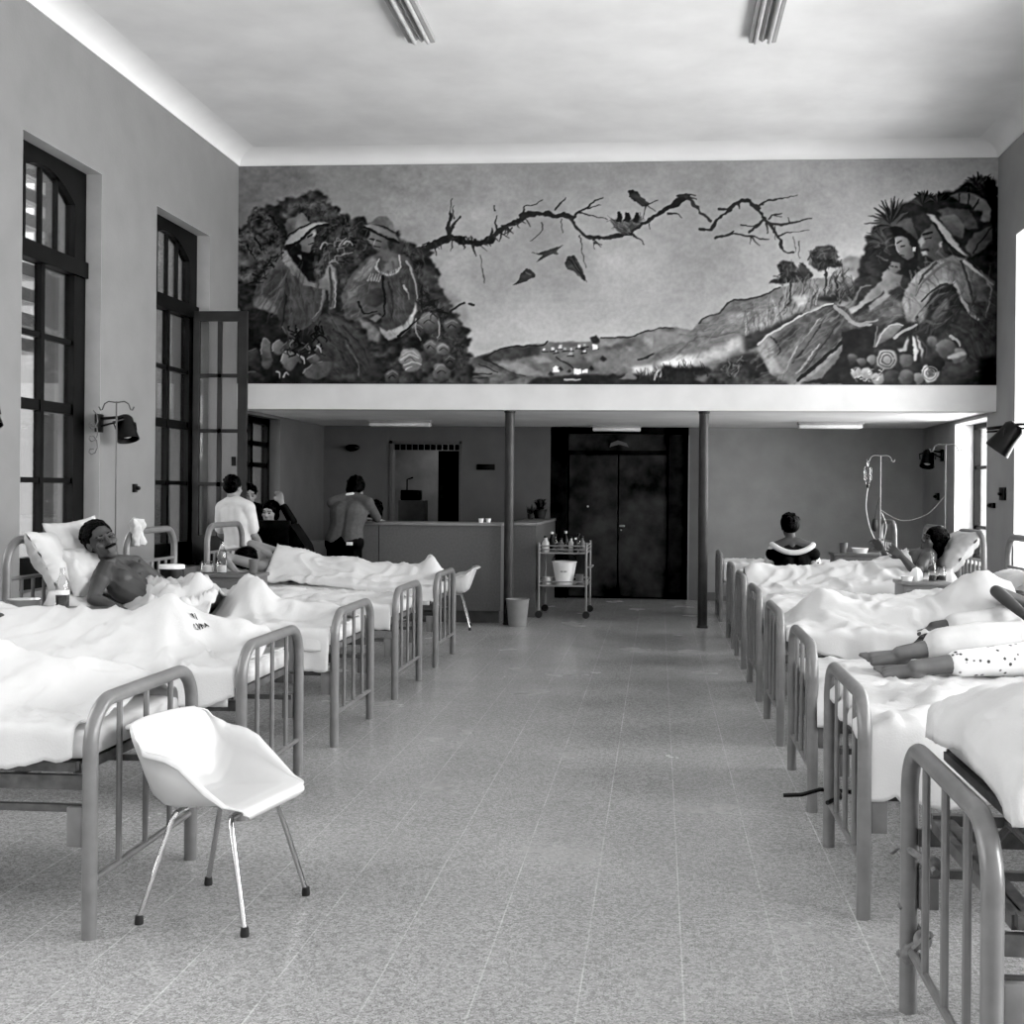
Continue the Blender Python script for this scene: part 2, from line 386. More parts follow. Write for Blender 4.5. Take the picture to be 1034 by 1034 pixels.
# ---------------------------------------------------------------- rear door
df = MB(); df.box(-1.58, -1.32, YB+.05, YB+.2, 0, 2.47); df.box(.14, .43, YB+.05, YB+.2, 0, 2.47); df.box(-1.58, .43, YB+.05, YB+.2, 2.40, 2.5)
df.box(-1.32, .14, YB+.07, YB+.2, 2.10, 2.16)
dr = struct(df.build('door_1', M['doorf'], smooth=False))
MB().box(-1.58, .43, YB+.16, YB+.3, 0, 2.5).build('door_light_blocker', M['doorf'], dr, smooth=False)  # added slab, stops bright sky showing through the door seams
dt = MB().box(-1.32, .14, YB+.12, YB+.16, 2.16, 2.40).build('door_transom', M['doorw'], dr, smooth=False)
for x0, x1 in ((-1.315, -.597), (-.583, .135)):
    l = MB().bevbox(x0, x1, YB+.1, YB+.15, .02, 2.10, .008).build('door_leaf', M['doorw'], dr, smooth=False)
MB().cap((-.55, YB+.08, 1.06), (-.50, YB+.07, 1.06), .016).build('door_handle', M['alu'], dr)
MB().ell((-.54, YB+.09, 1.0), .012, .01, .012).build('door_lock', M['alu'], dr)
MB().lathe([(0, 0), (.014, 0), (.014, .012), (0, .016)]).xf(Matrix.Translation((-1.03, YB+.1, 1.34)) @ Matrix.Rotation(PI/2, 4, 'X')).build('peephole', M['alu'], dr)
MB().prism([(-.72, 2.21), (-.70, 2.27), (-.6, 2.31), (-.47, 2.27), (-.44, 2.21), (-.5, 2.23), (-.58, 2.25), (-.66, 2.23)], 'y', YB+.105, YB+.12).build('transom_ornament', M['cab'], dr, smooth=False)
MB().box(.425, .445, YB-.012, YB+.0, 0, 2.38).build('door_edge_strip', M['countt'], dr, smooth=False)
# columns below the beam
for x, y in ((-1.735, 14.10), (.515, 14.10)):
    c = MB().lathe([(.065, 0), (.065, .02), (.056, .03), (.056, 2.46), (.065, 2.47), (.065, 2.495)]).build('column', M['pole'], origin=None); c.location = (x, y, 0); struct(c)
# ---------------------------------------------------------------- the wall painting
import numpy as np
def paint_mural(W=1532, Hh=450):
    """Paints the landscape mural as a grey-value array (row 0 = bottom)."""
    rs = np.random.RandomState(7)
    F_, CX_, CY_ = 1230.0, 572.0, 496.7
    yaw, roll = math.atan(93/1230), math.radians(0.5)
    X0, X1, Z0, Z1 = -4.94, 3.76, 2.78, 5.335
    def w(p):                              # sketch unit -> canvas cell (row from top)
        dx, dy = p[0]-CX_, p[1]-CY_
        c, s = math.cos(roll), math.sin(roll)
        rx, rz = (c*dx+s*dy)/F_, -(-s*dx+c*dy)/F_
        X = rx*math.cos(yaw)-math.sin(yaw); Y = rx*math.sin(yaw)+math.cos(yaw)
        t = 13.95/Y
        return ((X*t-X0)/(X1-X0)*W, (1-(1.55+rz*t-Z0)/(Z1-Z0))*Hh)
    C = np.zeros((Hh, W))
    def noise(sx, sy, seed):
        r = np.random.RandomState(seed)
        gh, gw = int(Hh/sy)+3, int(W/sx)+3
        g = r.rand(gh, gw)
        yy = np.arange(Hh)/sy; xx = np.arange(W)/sx
        y0 = yy.astype(int); x0 = xx.astype(int)
        fy = (yy-y0)[:, None]; fx = (xx-x0)[None, :]
        fy = fy*fy*(3-2*fy); fx = fx*fx*(3-2*fx)
        a = g[y0][:, x0]; b = g[y0][:, x0+1]; c = g[y0+1][:, x0]; d = g[y0+1][:, x0+1]
        return (a*(1-fx)+b*fx)*(1-fy)+(c*(1-fx)+d*fx)*fy-.5
    N1 = noise(160, 110, 1)+.5*noise(70, 50, 2)+.3*noise(30, 22, 3)
    N2 = noise(14, 10, 4)+.6*noise(6, 5, 5)
    N3 = noise(34, 26, 6)+.6*noise(14, 12, 7)
    gy, gx = np.mgrid[0:Hh, 0:W].astype(float)
    def blur(m, r):
        r = int(round(r))
        for ax in (0, 1):
            if r < 1: break
            for _ in range(2):
                k = 2*r+1
                pad = [(0, 0), (0, 0)]; pad[ax] = (r+1, r)
                c = np.cumsum(np.pad(m, pad, mode='edge'), axis=ax)
                m = (np.take(c, np.arange(k, c.shape[ax]), ax)-np.take(c, np.arange(0, c.shape[ax]-k), ax))/k
        return m
    def smooth(pts, closed, n=4):
        P = np.array(pts, float); m = len(P); out = []
        for i in range(m if closed else m-1):
            a, b, c, d = ((P[(i-1) % m], P[i], P[(i+1) % m], P[(i+2) % m]) if closed else
                          (P[max(i-1, 0)], P[i], P[i+1], P[min(i+2, m-1)]))
            for k in range(n):
                t = k/n
                out.append(.5*((2*b)+(c-a)*t+(2*a-5*b+4*c-d)*t*t+(3*b-a-3*c+d)*t**3))
        if not closed: out.append(P[-1])
        return np.array(out)
    def box(P, m):
        x0, y0 = np.floor(P.min(0)-m).astype(int); x1, y1 = np.ceil(P.max(0)+m).astype(int)
        return max(x0, 0), max(y0, 0), min(x1, W), min(y1, Hh)
    def comp(b, m, v, tex):
        x0, y0, x1, y1 = b
        s = np.s_[y0:y1, x0:x1]
        val = v+tex*N2[s]+tex*.8*N3[s]
        C[s] = C[s]*(1-m)+val*m
    def poly(pts, v, v1=None, p0=None, p1=None, soft=1, tex=.06, a=1, sm=False, rag=0):
        P = np.array([w(p) for p in pts])
        if sm: P = smooth(P, True)
        b = box(P, soft*3+3)
        x0, y0, x1, y1 = b
        if x1 <= x0 or y1 <= y0: return
        X, Y = gx[y0:y1, x0:x1]+.5, gy[y0:y1, x0:x1]+.5
        if rag: X = X+rag*N2[y0:y1, x0:x1]*1.5; Y = Y+rag*np.roll(N2, 97, 1)[y0:y1, x0:x1]*1.5
        m = np.zeros(X.shape, bool)
        for (ax, ay), (bx, by) in zip(P, np.roll(P, -1, 0)):
            if ay == by: continue
            m ^= ((ay > Y) != (by > Y)) & (X < (bx-ax)*(Y-ay)/(by-ay)+ax)
        m = blur(m.astype(float), soft)*a
        if v1 is not None:
            q0, q1 = np.array(w(p0)), np.array(w(p1)); d = q1-q0
            t = np.clip(((X-q0[0])*d[0]+(Y-q0[1])*d[1])/(d@d), 0, 1)
            v = v+(v1-v)*t
        comp(b, m, v, tex)
    def stroke(pts, wd, v, w1=None, a=1, tex=.03, rag=0, sm=True):
        P = np.array([w(p) for p in pts])
        if sm and len(P) > 2: P = smooth(P, False)
        w1 = wd if w1 is None else w1
        b = box(P, max(wd, w1)*2+3+rag*2)
        x0, y0, x1, y1 = b
        if x1 <= x0 or y1 <= y0: return
        X, Y = gx[y0:y1, x0:x1]+.5, gy[y0:y1, x0:x1]+.5
        if rag: X = X+rag*N2[y0:y1, x0:x1]*2; Y = Y+rag*np.roll(N2, 97, 1)[y0:y1, x0:x1]*2
        m = np.zeros(X.shape); n = len(P)-1
        for i in range(n):
            ax, ay = P[i]; bx, by = P[i+1]; dx, dy = bx-ax, by-ay
            l = dx*dx+dy*dy+1e-9
            t = np.clip(((X-ax)*dx+(Y-ay)*dy)/l, 0, 1)
            r = wd+(w1-wd)*(i+t)/n
            m = np.maximum(m, np.clip(r-np.hypot(X-ax-t*dx, Y-ay-t*dy)+.5, 0, 1))
        comp(b, m*a, v, tex)
    def foliage(pts, n, v0, v1, ln=7, wd=1.6, ang=None, spread=3.1, al=.8):
        P = np.array(pts, float); lo, hi = P.min(0), P.max(0)
        k = 0; tries = 0
        while k < n and tries < n*20:
            tries += 1
            q = lo+rs.rand(2)*(hi-lo)
            ins = False
            for (ax, ay), (bx, by) in zip(P, np.roll(P, -1, 0)):
                if ay != by and (ay > q[1]) != (by > q[1]) and q[0] < (bx-ax)*(q[1]-ay)/(by-ay)+ax: ins = not ins
            if not ins: continue
            k += 1
            t = (rs.rand()*2-1)*spread if ang is None else ang+(rs.rand()*2-1)*spread
            l = ln*(.5+rs.rand())*.5
            d = np.array([math.cos(t), math.sin(t)])*l; e = np.array([-d[1], d[0]])*.25*(rs.rand()*2-1)
            stroke([q-d, q+e, q+d], wd*(.7+.6*rs.rand()), v0+(v1-v0)*rs.rand(), .5, tex=.03, a=al*(.6+.4*rs.rand()))
    def at(x0, y0, s):
        return lambda *f: [(x0+f[i]*s, y0+f[i+1]*s) for i in range(0, len(f), 2)]
    # --- sky
    C[:] = .56+.10*N1+.02*N2
    tx = gx/W; ty = gy/Hh
    C += -.16*np.clip(1-tx*4.2, 0, 1)*np.clip(1.15-ty*1.1, 0, 1)+.04*np.clip((ty-.3)*1.5, 0, 1)-.03*np.clip(.35-ty, 0, 1)+.02*tx
    a = at(230, 160, 390/1034)
    poly(a(20,20, 230,20, 220,80, 150,100, 25,130), .38, soft=14, a=.75)
    poly(a(380,20, 640,22, 690,60, 600,120, 440,100), .50, soft=16, a=.6)
    poly(a(330,80, 500,110, 520,190, 420,190), .60, soft=16, a=.5)
    poly(a(640,130, 720,140, 690,190, 610,190), .66, soft=12, a=.5)
    poly(a(560,260, 660,240, 640,420, 560,380), .64, soft=18, a=.5)
    # --- middle valley and hills
    a = at(460, 300, 220/1034)
    poly(a(20,330, 80,290, 250,240, 380,225, 450,215, 660,215, 690,195, 820,190, 965,145, 1060,150, 1060,430, 0,430), .36, .44, (560,345), (690,330), tex=.10, sm=False)
    poly(a(95,290, 250,240, 420,235, 400,275, 260,300, 160,310), .20, soft=2, tex=.08)
    poly(a(200,320, 300,310, 430,370, 330,372), .50, soft=2)
    poly(a(360,285, 440,285, 465,310, 400,315), .50, soft=2)
    poly(a(480,300, 560,330, 700,290, 730,320, 640,345, 560,350), .33, soft=3)
    poly(a(690,240, 850,205, 830,235, 720,255), .24, soft=3, a=.8)
    poly(a(680,215, 780,205, 740,240), .46, soft=2)
    poly(a(880,200, 1040,170, 1050,230, 930,240), .55, soft=4)
    poly(a(640,320, 790,270, 1040,230, 1040,270, 860,330, 700,360), .42, soft=4)
    stroke(a(130,295, 250,355, 330,375), 2.2, .14, 1)
    stroke(a(130,290, 250,240, 400,232, 440,212), 1.4, .13, 1.8)
    stroke(a(480,290, 560,340), 1.6, .13)
    stroke(a(690,195, 820,192, 965,148, 1030,150), 1.6, .18)
    stroke(a(870,300, 960,265, 1034,225), 1.8, .14)
    poly(a(0,430, 20,370, 90,290, 240,350, 330,378, 240,405, 150,430), .33, .26, (470,365), (530,388), tex=.12)
    poly(a(70,345, 150,335, 240,370, 120,380), .42, soft=2)
    for q in ((30,395,150,385), (110,320,200,360), (60,370,170,365)): stroke(a(*q), 1.3, .16)
    poly(a(640,195, 668,180, 690,215, 650,225), .16, soft=1)
    for x, y in ((420,250),(455,248),(490,240),(515,252),(545,250),(580,240),(610,232),(660,240),(470,262),(540,275),(600,262)):
        s = 6+rs.rand()*7
        poly(a(x,y-s, x+s*1.4,y-s, x+s*1.4,y+s*.5, x,y+s*.5), .55+.25*rs.rand(), soft=0, sm=False)
        stroke(a(x-6,y+10, x+20,y+8), 1.2, .14)
    poly(a(650,228, 675,228, 675,250, 650,250), .82, soft=0, sm=False)
    poly(a(465,340, 480,325, 495,340, 495,360, 465,360), .85, soft=0, sm=False)
    poly(a(563,340, 595,338, 597,365, 563,366), .88, soft=0, sm=False)
    poly(a(602,348, 625,346, 625,364, 602,366), .80, soft=0, sm=False)
    for q in ((500,345,20),(540,355,16),(640,345,18),(455,370,20),(700,300,25),(600,250,20),(745,380,22)):
        poly(a(q[0]-q[2]*.7,q[1], q[0],q[1]-q[2]*.7, q[0]+q[2]*.7,q[1], q[0],q[1]+q[2]*.5), .14, soft=1)
    poly(a(380,385, 560,372, 760,368, 1040,372, 1060,425, 330,425), .13, soft=2, tex=.05)
    stroke(a(520,395, 590,392), 1.6, .6)
    poly(a(845,330, 960,318, 1040,290, 1050,360, 960,372, 850,360), .68, soft=3, tex=.12)
    poly(a(780,390, 830,350, 860,392), .42, soft=1)
    foliage(a(845,365, 1034,335, 1034,385, 860,385), 40, .08, .2, 8, 1.6, -1.57, .5)
    foliage(a(930,340, 980,330, 980,380, 930,380), 8, .7, .85, 6, 1.4, -1.57, .6)
    # --- right slope
    a = at(660, 230, 220/1034)
    poly(a(0,482, 60,478, 110,475, 185,490, 215,450, 245,425, 305,410, 330,385, 380,342, 480,332, 600,285, 760,240, 880,230, 1040,230, 1040,745, 0,745), .36, .42, (680,370), (800,300), tex=.10)
    poly(a(0,490, 110,480, 180,495, 120,550, 0,600), .46, soft=3)
    poly(a(215,450, 330,390, 470,345, 560,360, 440,460, 360,500, 240,560, 120,600, 0,640, 130,540, 190,500), .40, soft=3, tex=.13)
    poly(a(885,165, 930,128, 1000,150, 1040,170, 1040,260, 940,250, 870,215), .46, .54, (860,260), (880,285), soft=2, tex=.1)
    stroke(a(215,455, 245,425, 305,408, 330,385, 380,342, 480,332, 600,285), 1.8, .2)
    stroke(a(110,600, 200,520, 300,520, 400,490), 2, .25, 1, a=.6)
    poly(a(0,640, 100,600, 200,600, 330,560, 410,510, 420,560, 330,620, 200,660, 60,665), .62, soft=4, tex=.12)
    poly(a(20,640, 150,605, 200,620, 180,655, 60,660), .78, soft=3, tex=.1)
    poly(a(330,440, 430,400, 600,370, 580,430, 430,500, 400,500), .5, soft=4, tex=.16, a=.7)
    foliage(a(430,420, 600,350, 640,400, 560,470, 430,500), 60, .2, .68, 18, 1.6, -1.5, .5)
    poly(a(430,510, 560,470, 700,400, 720,420, 560,520, 500,560, 440,600), .16, soft=3, tex=.08)
    poly(a(300,660, 380,610, 500,590, 560,690, 620,730, 640,748, 230,748), .20, soft=3, tex=.14)
    poly(a(400,610, 500,590, 560,700, 480,720), .13, soft=4)
    foliage(a(330,650, 420,610, 420,690, 330,690), 30, .14, .42, 9, 1.5)
    poly(a(0,700, 60,655, 110,668, 270,665, 280,690, 190,712, 250,748, 0,748), .10, soft=2, tex=.05)
    foliage(a(0,680, 140,640, 260,660, 260,690, 0,720), 50, .06, .18, 9, 1.6, -1.57, .6)
    foliage(a(0,670, 40,660, 40,710, 0,710), 8, .6, .8, 7, 1.4, -1.2, .5)
    foliage(a(215,470, 330,400, 480,345, 600,300, 560,420, 300,560, 100,600, 0,620), 120, .28, .52, 24, 2, -.45, .4, .35)
    # trees of the slope
    for c in ((540,265,600,235,590,200,580,180,620,155,660,165,690,190,710,165,745,190,755,235,720,255,660,262,600,270),
              (735,130,775,95,810,82,850,90,880,110,875,150,905,185,860,190,820,185,790,200,760,185,745,160)):
        poly(a(*c), .15, soft=1, tex=.14, rag=3)
        foliage(a(*c), 55, .07, .34, 6, 1.7)
    for q in ((655,255,650,330,640,370),(815,185,820,250,815,320),(710,250,705,300)): stroke(a(*q), 2.6, .16, 2, rag=1)
    foliage(a(600,290, 760,240, 800,330, 700,380, 620,370), 60, .15, .6, 16, 1.7, -1.5, .6)
    poly(a(660,330, 730,320, 720,370, 690,375), .66, soft=3, tex=.1)
    poly(a(780,330, 870,300, 960,270, 960,330, 860,360, 780,350), .14, soft=3, tex=.07)
    foliage(a(830,220, 930,200, 990,270, 930,330, 840,330), 70, .08, .4, 12, 1.8, -1.5, .8)
    poly(a(940,235, 1030,245, 1030,270, 960,262), .66, soft=2, tex=.1)
    # --- branch with nest and birds
    a = at(410, 165, 220/1034)
    stroke(a(-60,450, 40,430, 110,395, 215,350), 9, .12, 8, rag=3)
    stroke(a(215,355, 300,375, 380,370, 430,335), 6, .10, 6, rag=3)
    stroke(a(430,330, 500,290, 570,250, 620,240, 720,245, 790,260), 5.5, .14, 4.4, rag=3)
    stroke(a(785,265, 815,315, 870,350, 940,350, 1034,335), 3.8, .18, 3.6, rag=2)
    for q, w0, w1 in (((205,350,205,290,215,240),6,3),((213,240,216,170),1.4,.7),((225,260,228,200),1.2,.6),((210,330,240,275,260,250),4,1.6),
                      ((430,320,434,250),2.6,.8),((405,340,410,310),3,1),((320,385,332,440),3.4,1.4),((360,440,368,570),.9,.5),((350,390,385,415),1.4,.6),
                      ((560,250,570,205,620,195,645,170),1.8,.7),((710,215,740,185,760,165),2,.8),((800,245,850,215,890,180,935,160),2.6,1),
                      ((820,235,880,250,960,265),2,.6),((860,215,920,195),1.2,.6),((825,345,830,400,850,490),1,.5),((890,365,930,395),1.4,.6),
                      ((640,280,640,320,595,372),1,.6),((740,265,738,330),1,.6),((480,310,490,325),2,1),((270,380,275,410),1.6,.7),((890,380,895,410),.8,.5),
                      ((420,225,421,200),1.8,1),((140,400,150,440),2,.8),((215,360,213,420),1.4,.6)):
        stroke(a(*q), w0, .14, w1, rag=1)
    for i in range(46):
        t = rs.rand(); x = 20+t*560; y = np.interp(x, (20,215,380,580), (425,352,372,248))+rs.randn()*9
        stroke(a(x,y, x+rs.randn()*18,y+8+rs.rand()*22), 1.7, .10+.12*rs.rand(), .6)
    def bird(p, v=.12):
        for q in p: poly(a(*q), v, v+.12, a(*q)[0], a(*q)[len(q)//4], soft=0, tex=.08)
    bird([(590,425,630,428,680,408,750,388,720,410,725,430,700,428,660,450,615,465,650,438)])
    bird([(510,580,535,555,545,520,570,500,590,505,600,515,612,525,605,545,570,560,540,570)])
    bird([(750,470,765,445,800,440,815,460,835,500,845,530,862,570,830,545,800,515,765,500)], .2)
    for q in ((770,455,800,490,850,560),(790,447,815,490,850,550)): stroke(a(*q), 1.1, .1)
    stroke(a(565,515, 590,530), 1.1, .35)
    a = at(600, 165, 220/1034)
    stroke(a(0,352, 100,343, 180,325), 3.6, .16, 4.6, rag=2)
    stroke(a(170,330, 240,280, 330,225, 400,180, 440,155), 4.4, .13, 5, rag=2)
    stroke(a(435,165, 480,195, 520,245, 555,272), 4, .2, 3, rag=2)
    stroke(a(505,312, 550,315, 600,255, 650,205, 700,178, 740,178), 3, .15, 4, rag=2)
    stroke(a(745,180, 785,225, 810,270, 850,310, 890,380, 900,410, 945,425), 4.4, .15, 1.6, rag=2)
    for q, w0, w1 in (((185,340,215,360,240,382),2.6,.9),((355,235,400,240,415,255),2,.6),((400,160,445,150,480,155),3,1.2),((440,165,490,170),2,.8),
                      ((590,215,640,212),2.4,1.6),((575,352,650,335,740,345,830,362),3,1.4),((640,335,660,322),3,2),((740,325,790,280,810,270),2.6,2.4),
                      ((820,285,900,288,960,275,1034,262),3.4,.8),((785,205,820,175,900,165,970,150),2.2,.6),((830,265,860,240,890,232),2,.6),
                      ((850,245,890,250),1.4,.6),((880,345,910,330,1020,322),1.6,.6),((740,345,780,390),1.8,.6),((690,290,740,300,780,285),1.6,.8),
                      ((930,275,920,255),1.4,.6),((815,290,825,330),2.6,1),((685,190,690,210),2,1),((970,370,975,450),.9,.5),((950,350,955,420),.7,.4),
                      ((740,350,745,385),1,.5),((265,285,265,310),1.4,.6),((0,378,40,385),1.4,.6),((860,300,858,365),1.2,.5)):
        stroke(a(*q), w0, .17, w1, rag=1)
    poly(a(78,270, 110,262, 160,270, 225,245, 228,275, 180,315, 140,335, 105,320), .26, soft=1, tex=.1)
    foliage(a(80,270, 228,248, 220,285, 140,325, 100,310), 45, .14, .5, 10, 1)
    for x in (118, 155, 198): poly(a(x-15,275, x-4,228, x+8,228, x+18,255, x+14,280), .10, soft=0, tex=.04)
    bird([(163,130,180,120,205,132,240,165,262,188,250,200,225,198,190,180,170,155)], .10)
    for q in ((240,195,232,260),(252,200,290,230),(255,195,300,175),(215,165,250,195)): stroke(a(*q), 1.1, .14, .6)
    # --- left group: shrubs
    poly([(238,232),(262,214),(290,200),(322,194),(345,214),(400,236),(436,256),(450,300),(466,325),(480,392),(238,392)], .13, soft=2, tex=.12, rag=9)
    a = at(235, 165, 120/1034)
    poly(a(30,700, 110,560, 150,470, 230,390, 330,450, 360,560, 430,590, 470,700, 300,850, 200,1034, 20,1060), .20, soft=2, tex=.26, rag=8)
    foliage(a(30,700, 130,500, 200,380, 340,450, 420,600, 420,700, 200,1000, 30,1000), 240, .04, .40, 4, 2.2, al=.6)
    poly(a(30,800, 110,770, 200,820, 170,900, 60,900), .30, soft=4, tex=.14)
    poly(a(480,380, 560,350, 640,290, 700,260, 750,270, 790,340, 830,330, 880,400, 960,450, 1060,470, 1060,1060, 700,1060, 560,700, 460,560), .19, soft=2, tex=.20, rag=8)
    foliage(a(490,390, 680,270, 880,400, 1034,480, 1034,560, 800,560, 600,420), 160, .08, .34, 4, 2.4, al=.55)
    foliage(a(700,600, 1034,520, 1034,1034, 700,1034), 260, .02, .38, 7, 1.4, -.9, .9, al=.8)
    a = at(345, 200, 150/795)
    poly(a(-60,80, 120,120, 170,260, 60,420, -60,460), .15, soft=2, tex=.2, rag=7)
    foliage(a(-60,100, 130,130, 150,270, 30,420, -60,420), 130, .03, .33, 6, 1.6)
    poly(a(300,210, 360,250, 440,300, 470,340, 450,420, 520,560, 560,640, 680,700, 690,850, 650,1000, 0,1000, 0,650, 250,300), .16, soft=2, tex=.16, rag=9)
    poly(a(440,330, 540,470, 640,560, 680,690, 640,720, 520,600, 430,450), .30, soft=10, tex=.12, a=.5)
    foliage(a(330,250, 450,300, 420,420, 540,600, 650,740, 660,900, 560,940, 480,700), 260, .04, .34, 7, 1.7, al=.6)
    stroke(a(560,640, 600,595, 660,562), 2.4, .12, 1.6); stroke(a(685,568, 706,571), 2.6, .12)
    # dark ground and cloth between the two figures
    a = at(235, 275, 120/1034)
    poly(a(30,400, 300,330, 800,330, 1060,420, 1060,985, 40,985), .12, soft=2, tex=.06)
    poly(a(680,480, 790,365, 950,400, 1060,470, 1300,900, 1250,985, 820,940, 700,640), .24, .17, (320,310), (370,385), soft=2, tex=.07)
    for q in ((880,500,1000,600,1100,760),(830,560,950,720,1000,880),(960,470,1120,640,1200,820)): stroke(a(*q), 2.5, .14, 1)
    stroke(a(1000,640, 1080,780, 1100,900), 3, .33, 1)
    # figure one: poncho, scarf, face, hat
    poly(a(170,260, 200,130, 260,-10, 330,-130, 400,-220, 470,-200, 640,60, 800,60, 810,230, 740,410, 640,490, 480,540, 420,500, 390,370, 230,310), .25, .33, (258,310), (300,270), tex=.06)
    poly(a(170,262, 250,200, 390,300, 390,368, 240,315), .40, soft=2, tex=.07)
    poly(a(280,60, 330,-20, 470,-60, 480,30, 400,280, 300,200), .22, soft=6)
    poly(a(390,500, 400,280, 500,20, 545,60, 520,400, 480,540), .18, soft=5)
    poly(a(500,80, 700,120, 790,140, 760,360, 640,480, 500,520), .24, soft=3)
    stroke(a(545,20, 700,110, 800,90), 3.4, .5, 2.4); stroke(a(470,60, 460,300, 430,500), 2, .12)
    stroke(a(790,140, 770,300, 700,400), 3, .42, 1.2)
    poly(a(700,110, 800,40, 820,-60, 860,-75, 900,-30, 910,80, 890,320, 840,330, 830,160, 740,140), .44, .3, (333,270), (340,312), tex=.10)
    stroke(a(850,-40, 862,120, 850,300), 2.4, .22); stroke(a(880,0, 895,150, 885,310), 2, .56, 1)
    a = at(235, 165, 120/1034)
    poly(a(440,740, 480,720, 560,740, 700,760, 720,1034, 660,1034, 560,900), .06, soft=2)
    poly(a(420,760, 470,755, 520,850, 640,1010, 700,1060, 620,1060, 520,960, 440,850), .52, .4, (288,255), (308,285), tex=.08)
    poly(a(540,720, 560,640, 640,590, 720,560, 722,610, 700,640, 712,690, 690,710, 672,775, 600,770), .34, .46, (300,245), (318,240), tex=.05)
    poly(a(540,730, 560,690, 590,700, 590,760), .12, soft=1); stroke(a(650,640, 690,620), 1.6, .1); stroke(a(660,700, 705,690), 1.2, .12)
    poly(a(690,600, 720,595, 718,630, 696,640), .66, soft=1)
    poly(a(560,800, 590,800, 600,840, 575,835), .5, soft=1)
    poly(a(450,540, 470,490, 550,460, 560,430, 610,430, 650,490, 690,520, 600,590, 480,660), .30, .46, (288,230), (310,220), tex=.09)
    poly(a(545,470, 575,440, 620,460, 650,520, 600,570, 560,540), .46, soft=3)
    stroke(a(470,640, 580,570, 680,520), 2, .13)
    poly(a(440,715, 480,650, 580,580, 700,520, 760,508, 835,518, 740,535, 640,620, 540,700), .52, .62, (290,245), (325,226), tex=.06)
    stroke(a(470,715, 560,690, 650,610, 740,540, 830,530), 3, .04, 1.6)
    for i in range(16):
        x, y = 760+rs.rand()*220, 680+rs.rand()*200
        stroke(a(x,y, x+30+rs.randn()*30,y-20+rs.randn()*30, x+70,y+rs.randn()*50), 1.5, .3+.3*rs.rand(), .7)
    a = at(235, 275, 120/1034)
    foliage(a(200,130, 330,-130, 470,-180, 480,60, 400,290, 240,300), 60, .15, .42, 26, 2.2, -1.0, .5, .35)
    foliage(a(470,60, 560,40, 700,130, 780,150, 740,400, 500,500), 60, .14, .36, 26, 2.2, 1.5, .35, .4)
    foliage(a(700,500, 950,410, 1150,650, 1200,930, 900,900), 70, .10, .32, 22, 2, .9, .4, .4)
    a = at(235, 165, 120/1034)
    # figure two: smock, arms, jar, face, hat
    a = at(345, 200, 150/795)
    poly(a(0,520, 40,430, 120,330, 190,300, 230,290, 310,300, 360,320, 400,420, 412,545, 385,660, 300,750, 220,740, 205,620, 120,640, 80,660, 20,640), .30, .24, (360,260), (420,330), tex=.07)
    poly(a(60,440, 100,380, 170,315, 195,340, 150,410, 90,450), .46, soft=2, tex=.08)
    poly(a(210,420, 300,430, 340,330, 400,430, 410,545, 380,620, 260,700, 225,640), .27, .21, (385,290), (420,300), tex=.06)
    poly(a(225,330, 300,320, 310,390, 260,420, 215,400), .40, soft=3, tex=.08)
    poly(a(190,330, 225,300, 250,340, 215,385), .24, soft=2)
    stroke(a(200,330, 185,380, 230,412, 290,405, 312,360, 310,310), 1.6, .62)
    for i in range(12): stroke(a(180+i*11,372+34*math.sin(i/11*3.1), 184+i*11,386+34*math.sin(i/11*3.1)), 1.3, .6)
    stroke(a(350,340, 390,440, 405,545), 2.6, .5, 1.2); stroke(a(330,470, 350,510, 362,545), 2.6, .6, 1)
    stroke(a(250,450, 275,560, 260,660), 3, .15, 1)
    poly(a(200,690, 240,715, 330,680, 370,640, 400,560, 405,600, 370,690, 320,740, 245,765, 215,735), .56, .62, (390,335), (420,320), tex=.1)
    poly(a(100,490, 215,480, 220,560, 180,590, 130,570), .30, .16, (362,295), (386,300), tex=.05)
    poly(a(0,520, 40,470, 90,470, 90,520, 60,550, 80,660, 30,650), .25, soft=2, tex=.1)
    poly(a(25,500, 60,460, 88,480, 85,520, 50,540), .38, soft=2, tex=.1)
    for i in range(5): stroke(a(140+i*14,445, 158+i*13,410), 2, .52, 1)
    poly(a(90,640, 150,670, 210,720, 200,770, 150,760), .40, soft=2, tex=.12); poly(a(150,650, 190,625, 210,640, 180,670), .42, soft=1)
    poly(a(205,290, 240,240, 270,300, 250,350, 215,330), .30, soft=1)
    poly(a(140,225, 150,180, 200,190, 255,215, 245,270, 200,288, 170,270), .44, .24, (373,240), (394,245), tex=.05)
    stroke(a(150,220, 178,226), 1.6, .1); stroke(a(190,230, 215,235), 1.6, .1); stroke(a(175,262, 205,266), 1.3, .14); stroke(a(180,228, 172,250), 1.1, .55)
    poly(a(155,135, 200,98, 240,97, 275,130, 288,185, 240,180), .32, .42, (378,220), (398,230), tex=.07)
    stroke(a(165,150, 225,160, 285,192), 3, .12)
    poly(a(115,145, 150,138, 220,160, 285,190, 312,235, 270,215, 200,190, 150,170), .5, .38, (368,230), (402,240), tex=.06)
    stroke(a(125,155, 200,195, 270,220, 308,238), 2, .07)
    foliage(a(215,430, 300,430, 350,330, 405,540, 300,700, 230,640), 60, .13, .40, 24, 2, 1.3, .35, .4)
    foliage(a(20,520, 120,350, 190,320, 100,640, 30,640), 40, .16, .45, 14, 1.8, -.9, .6, .4)
    # left fruits
    a = at(235, 275, 120/1034)
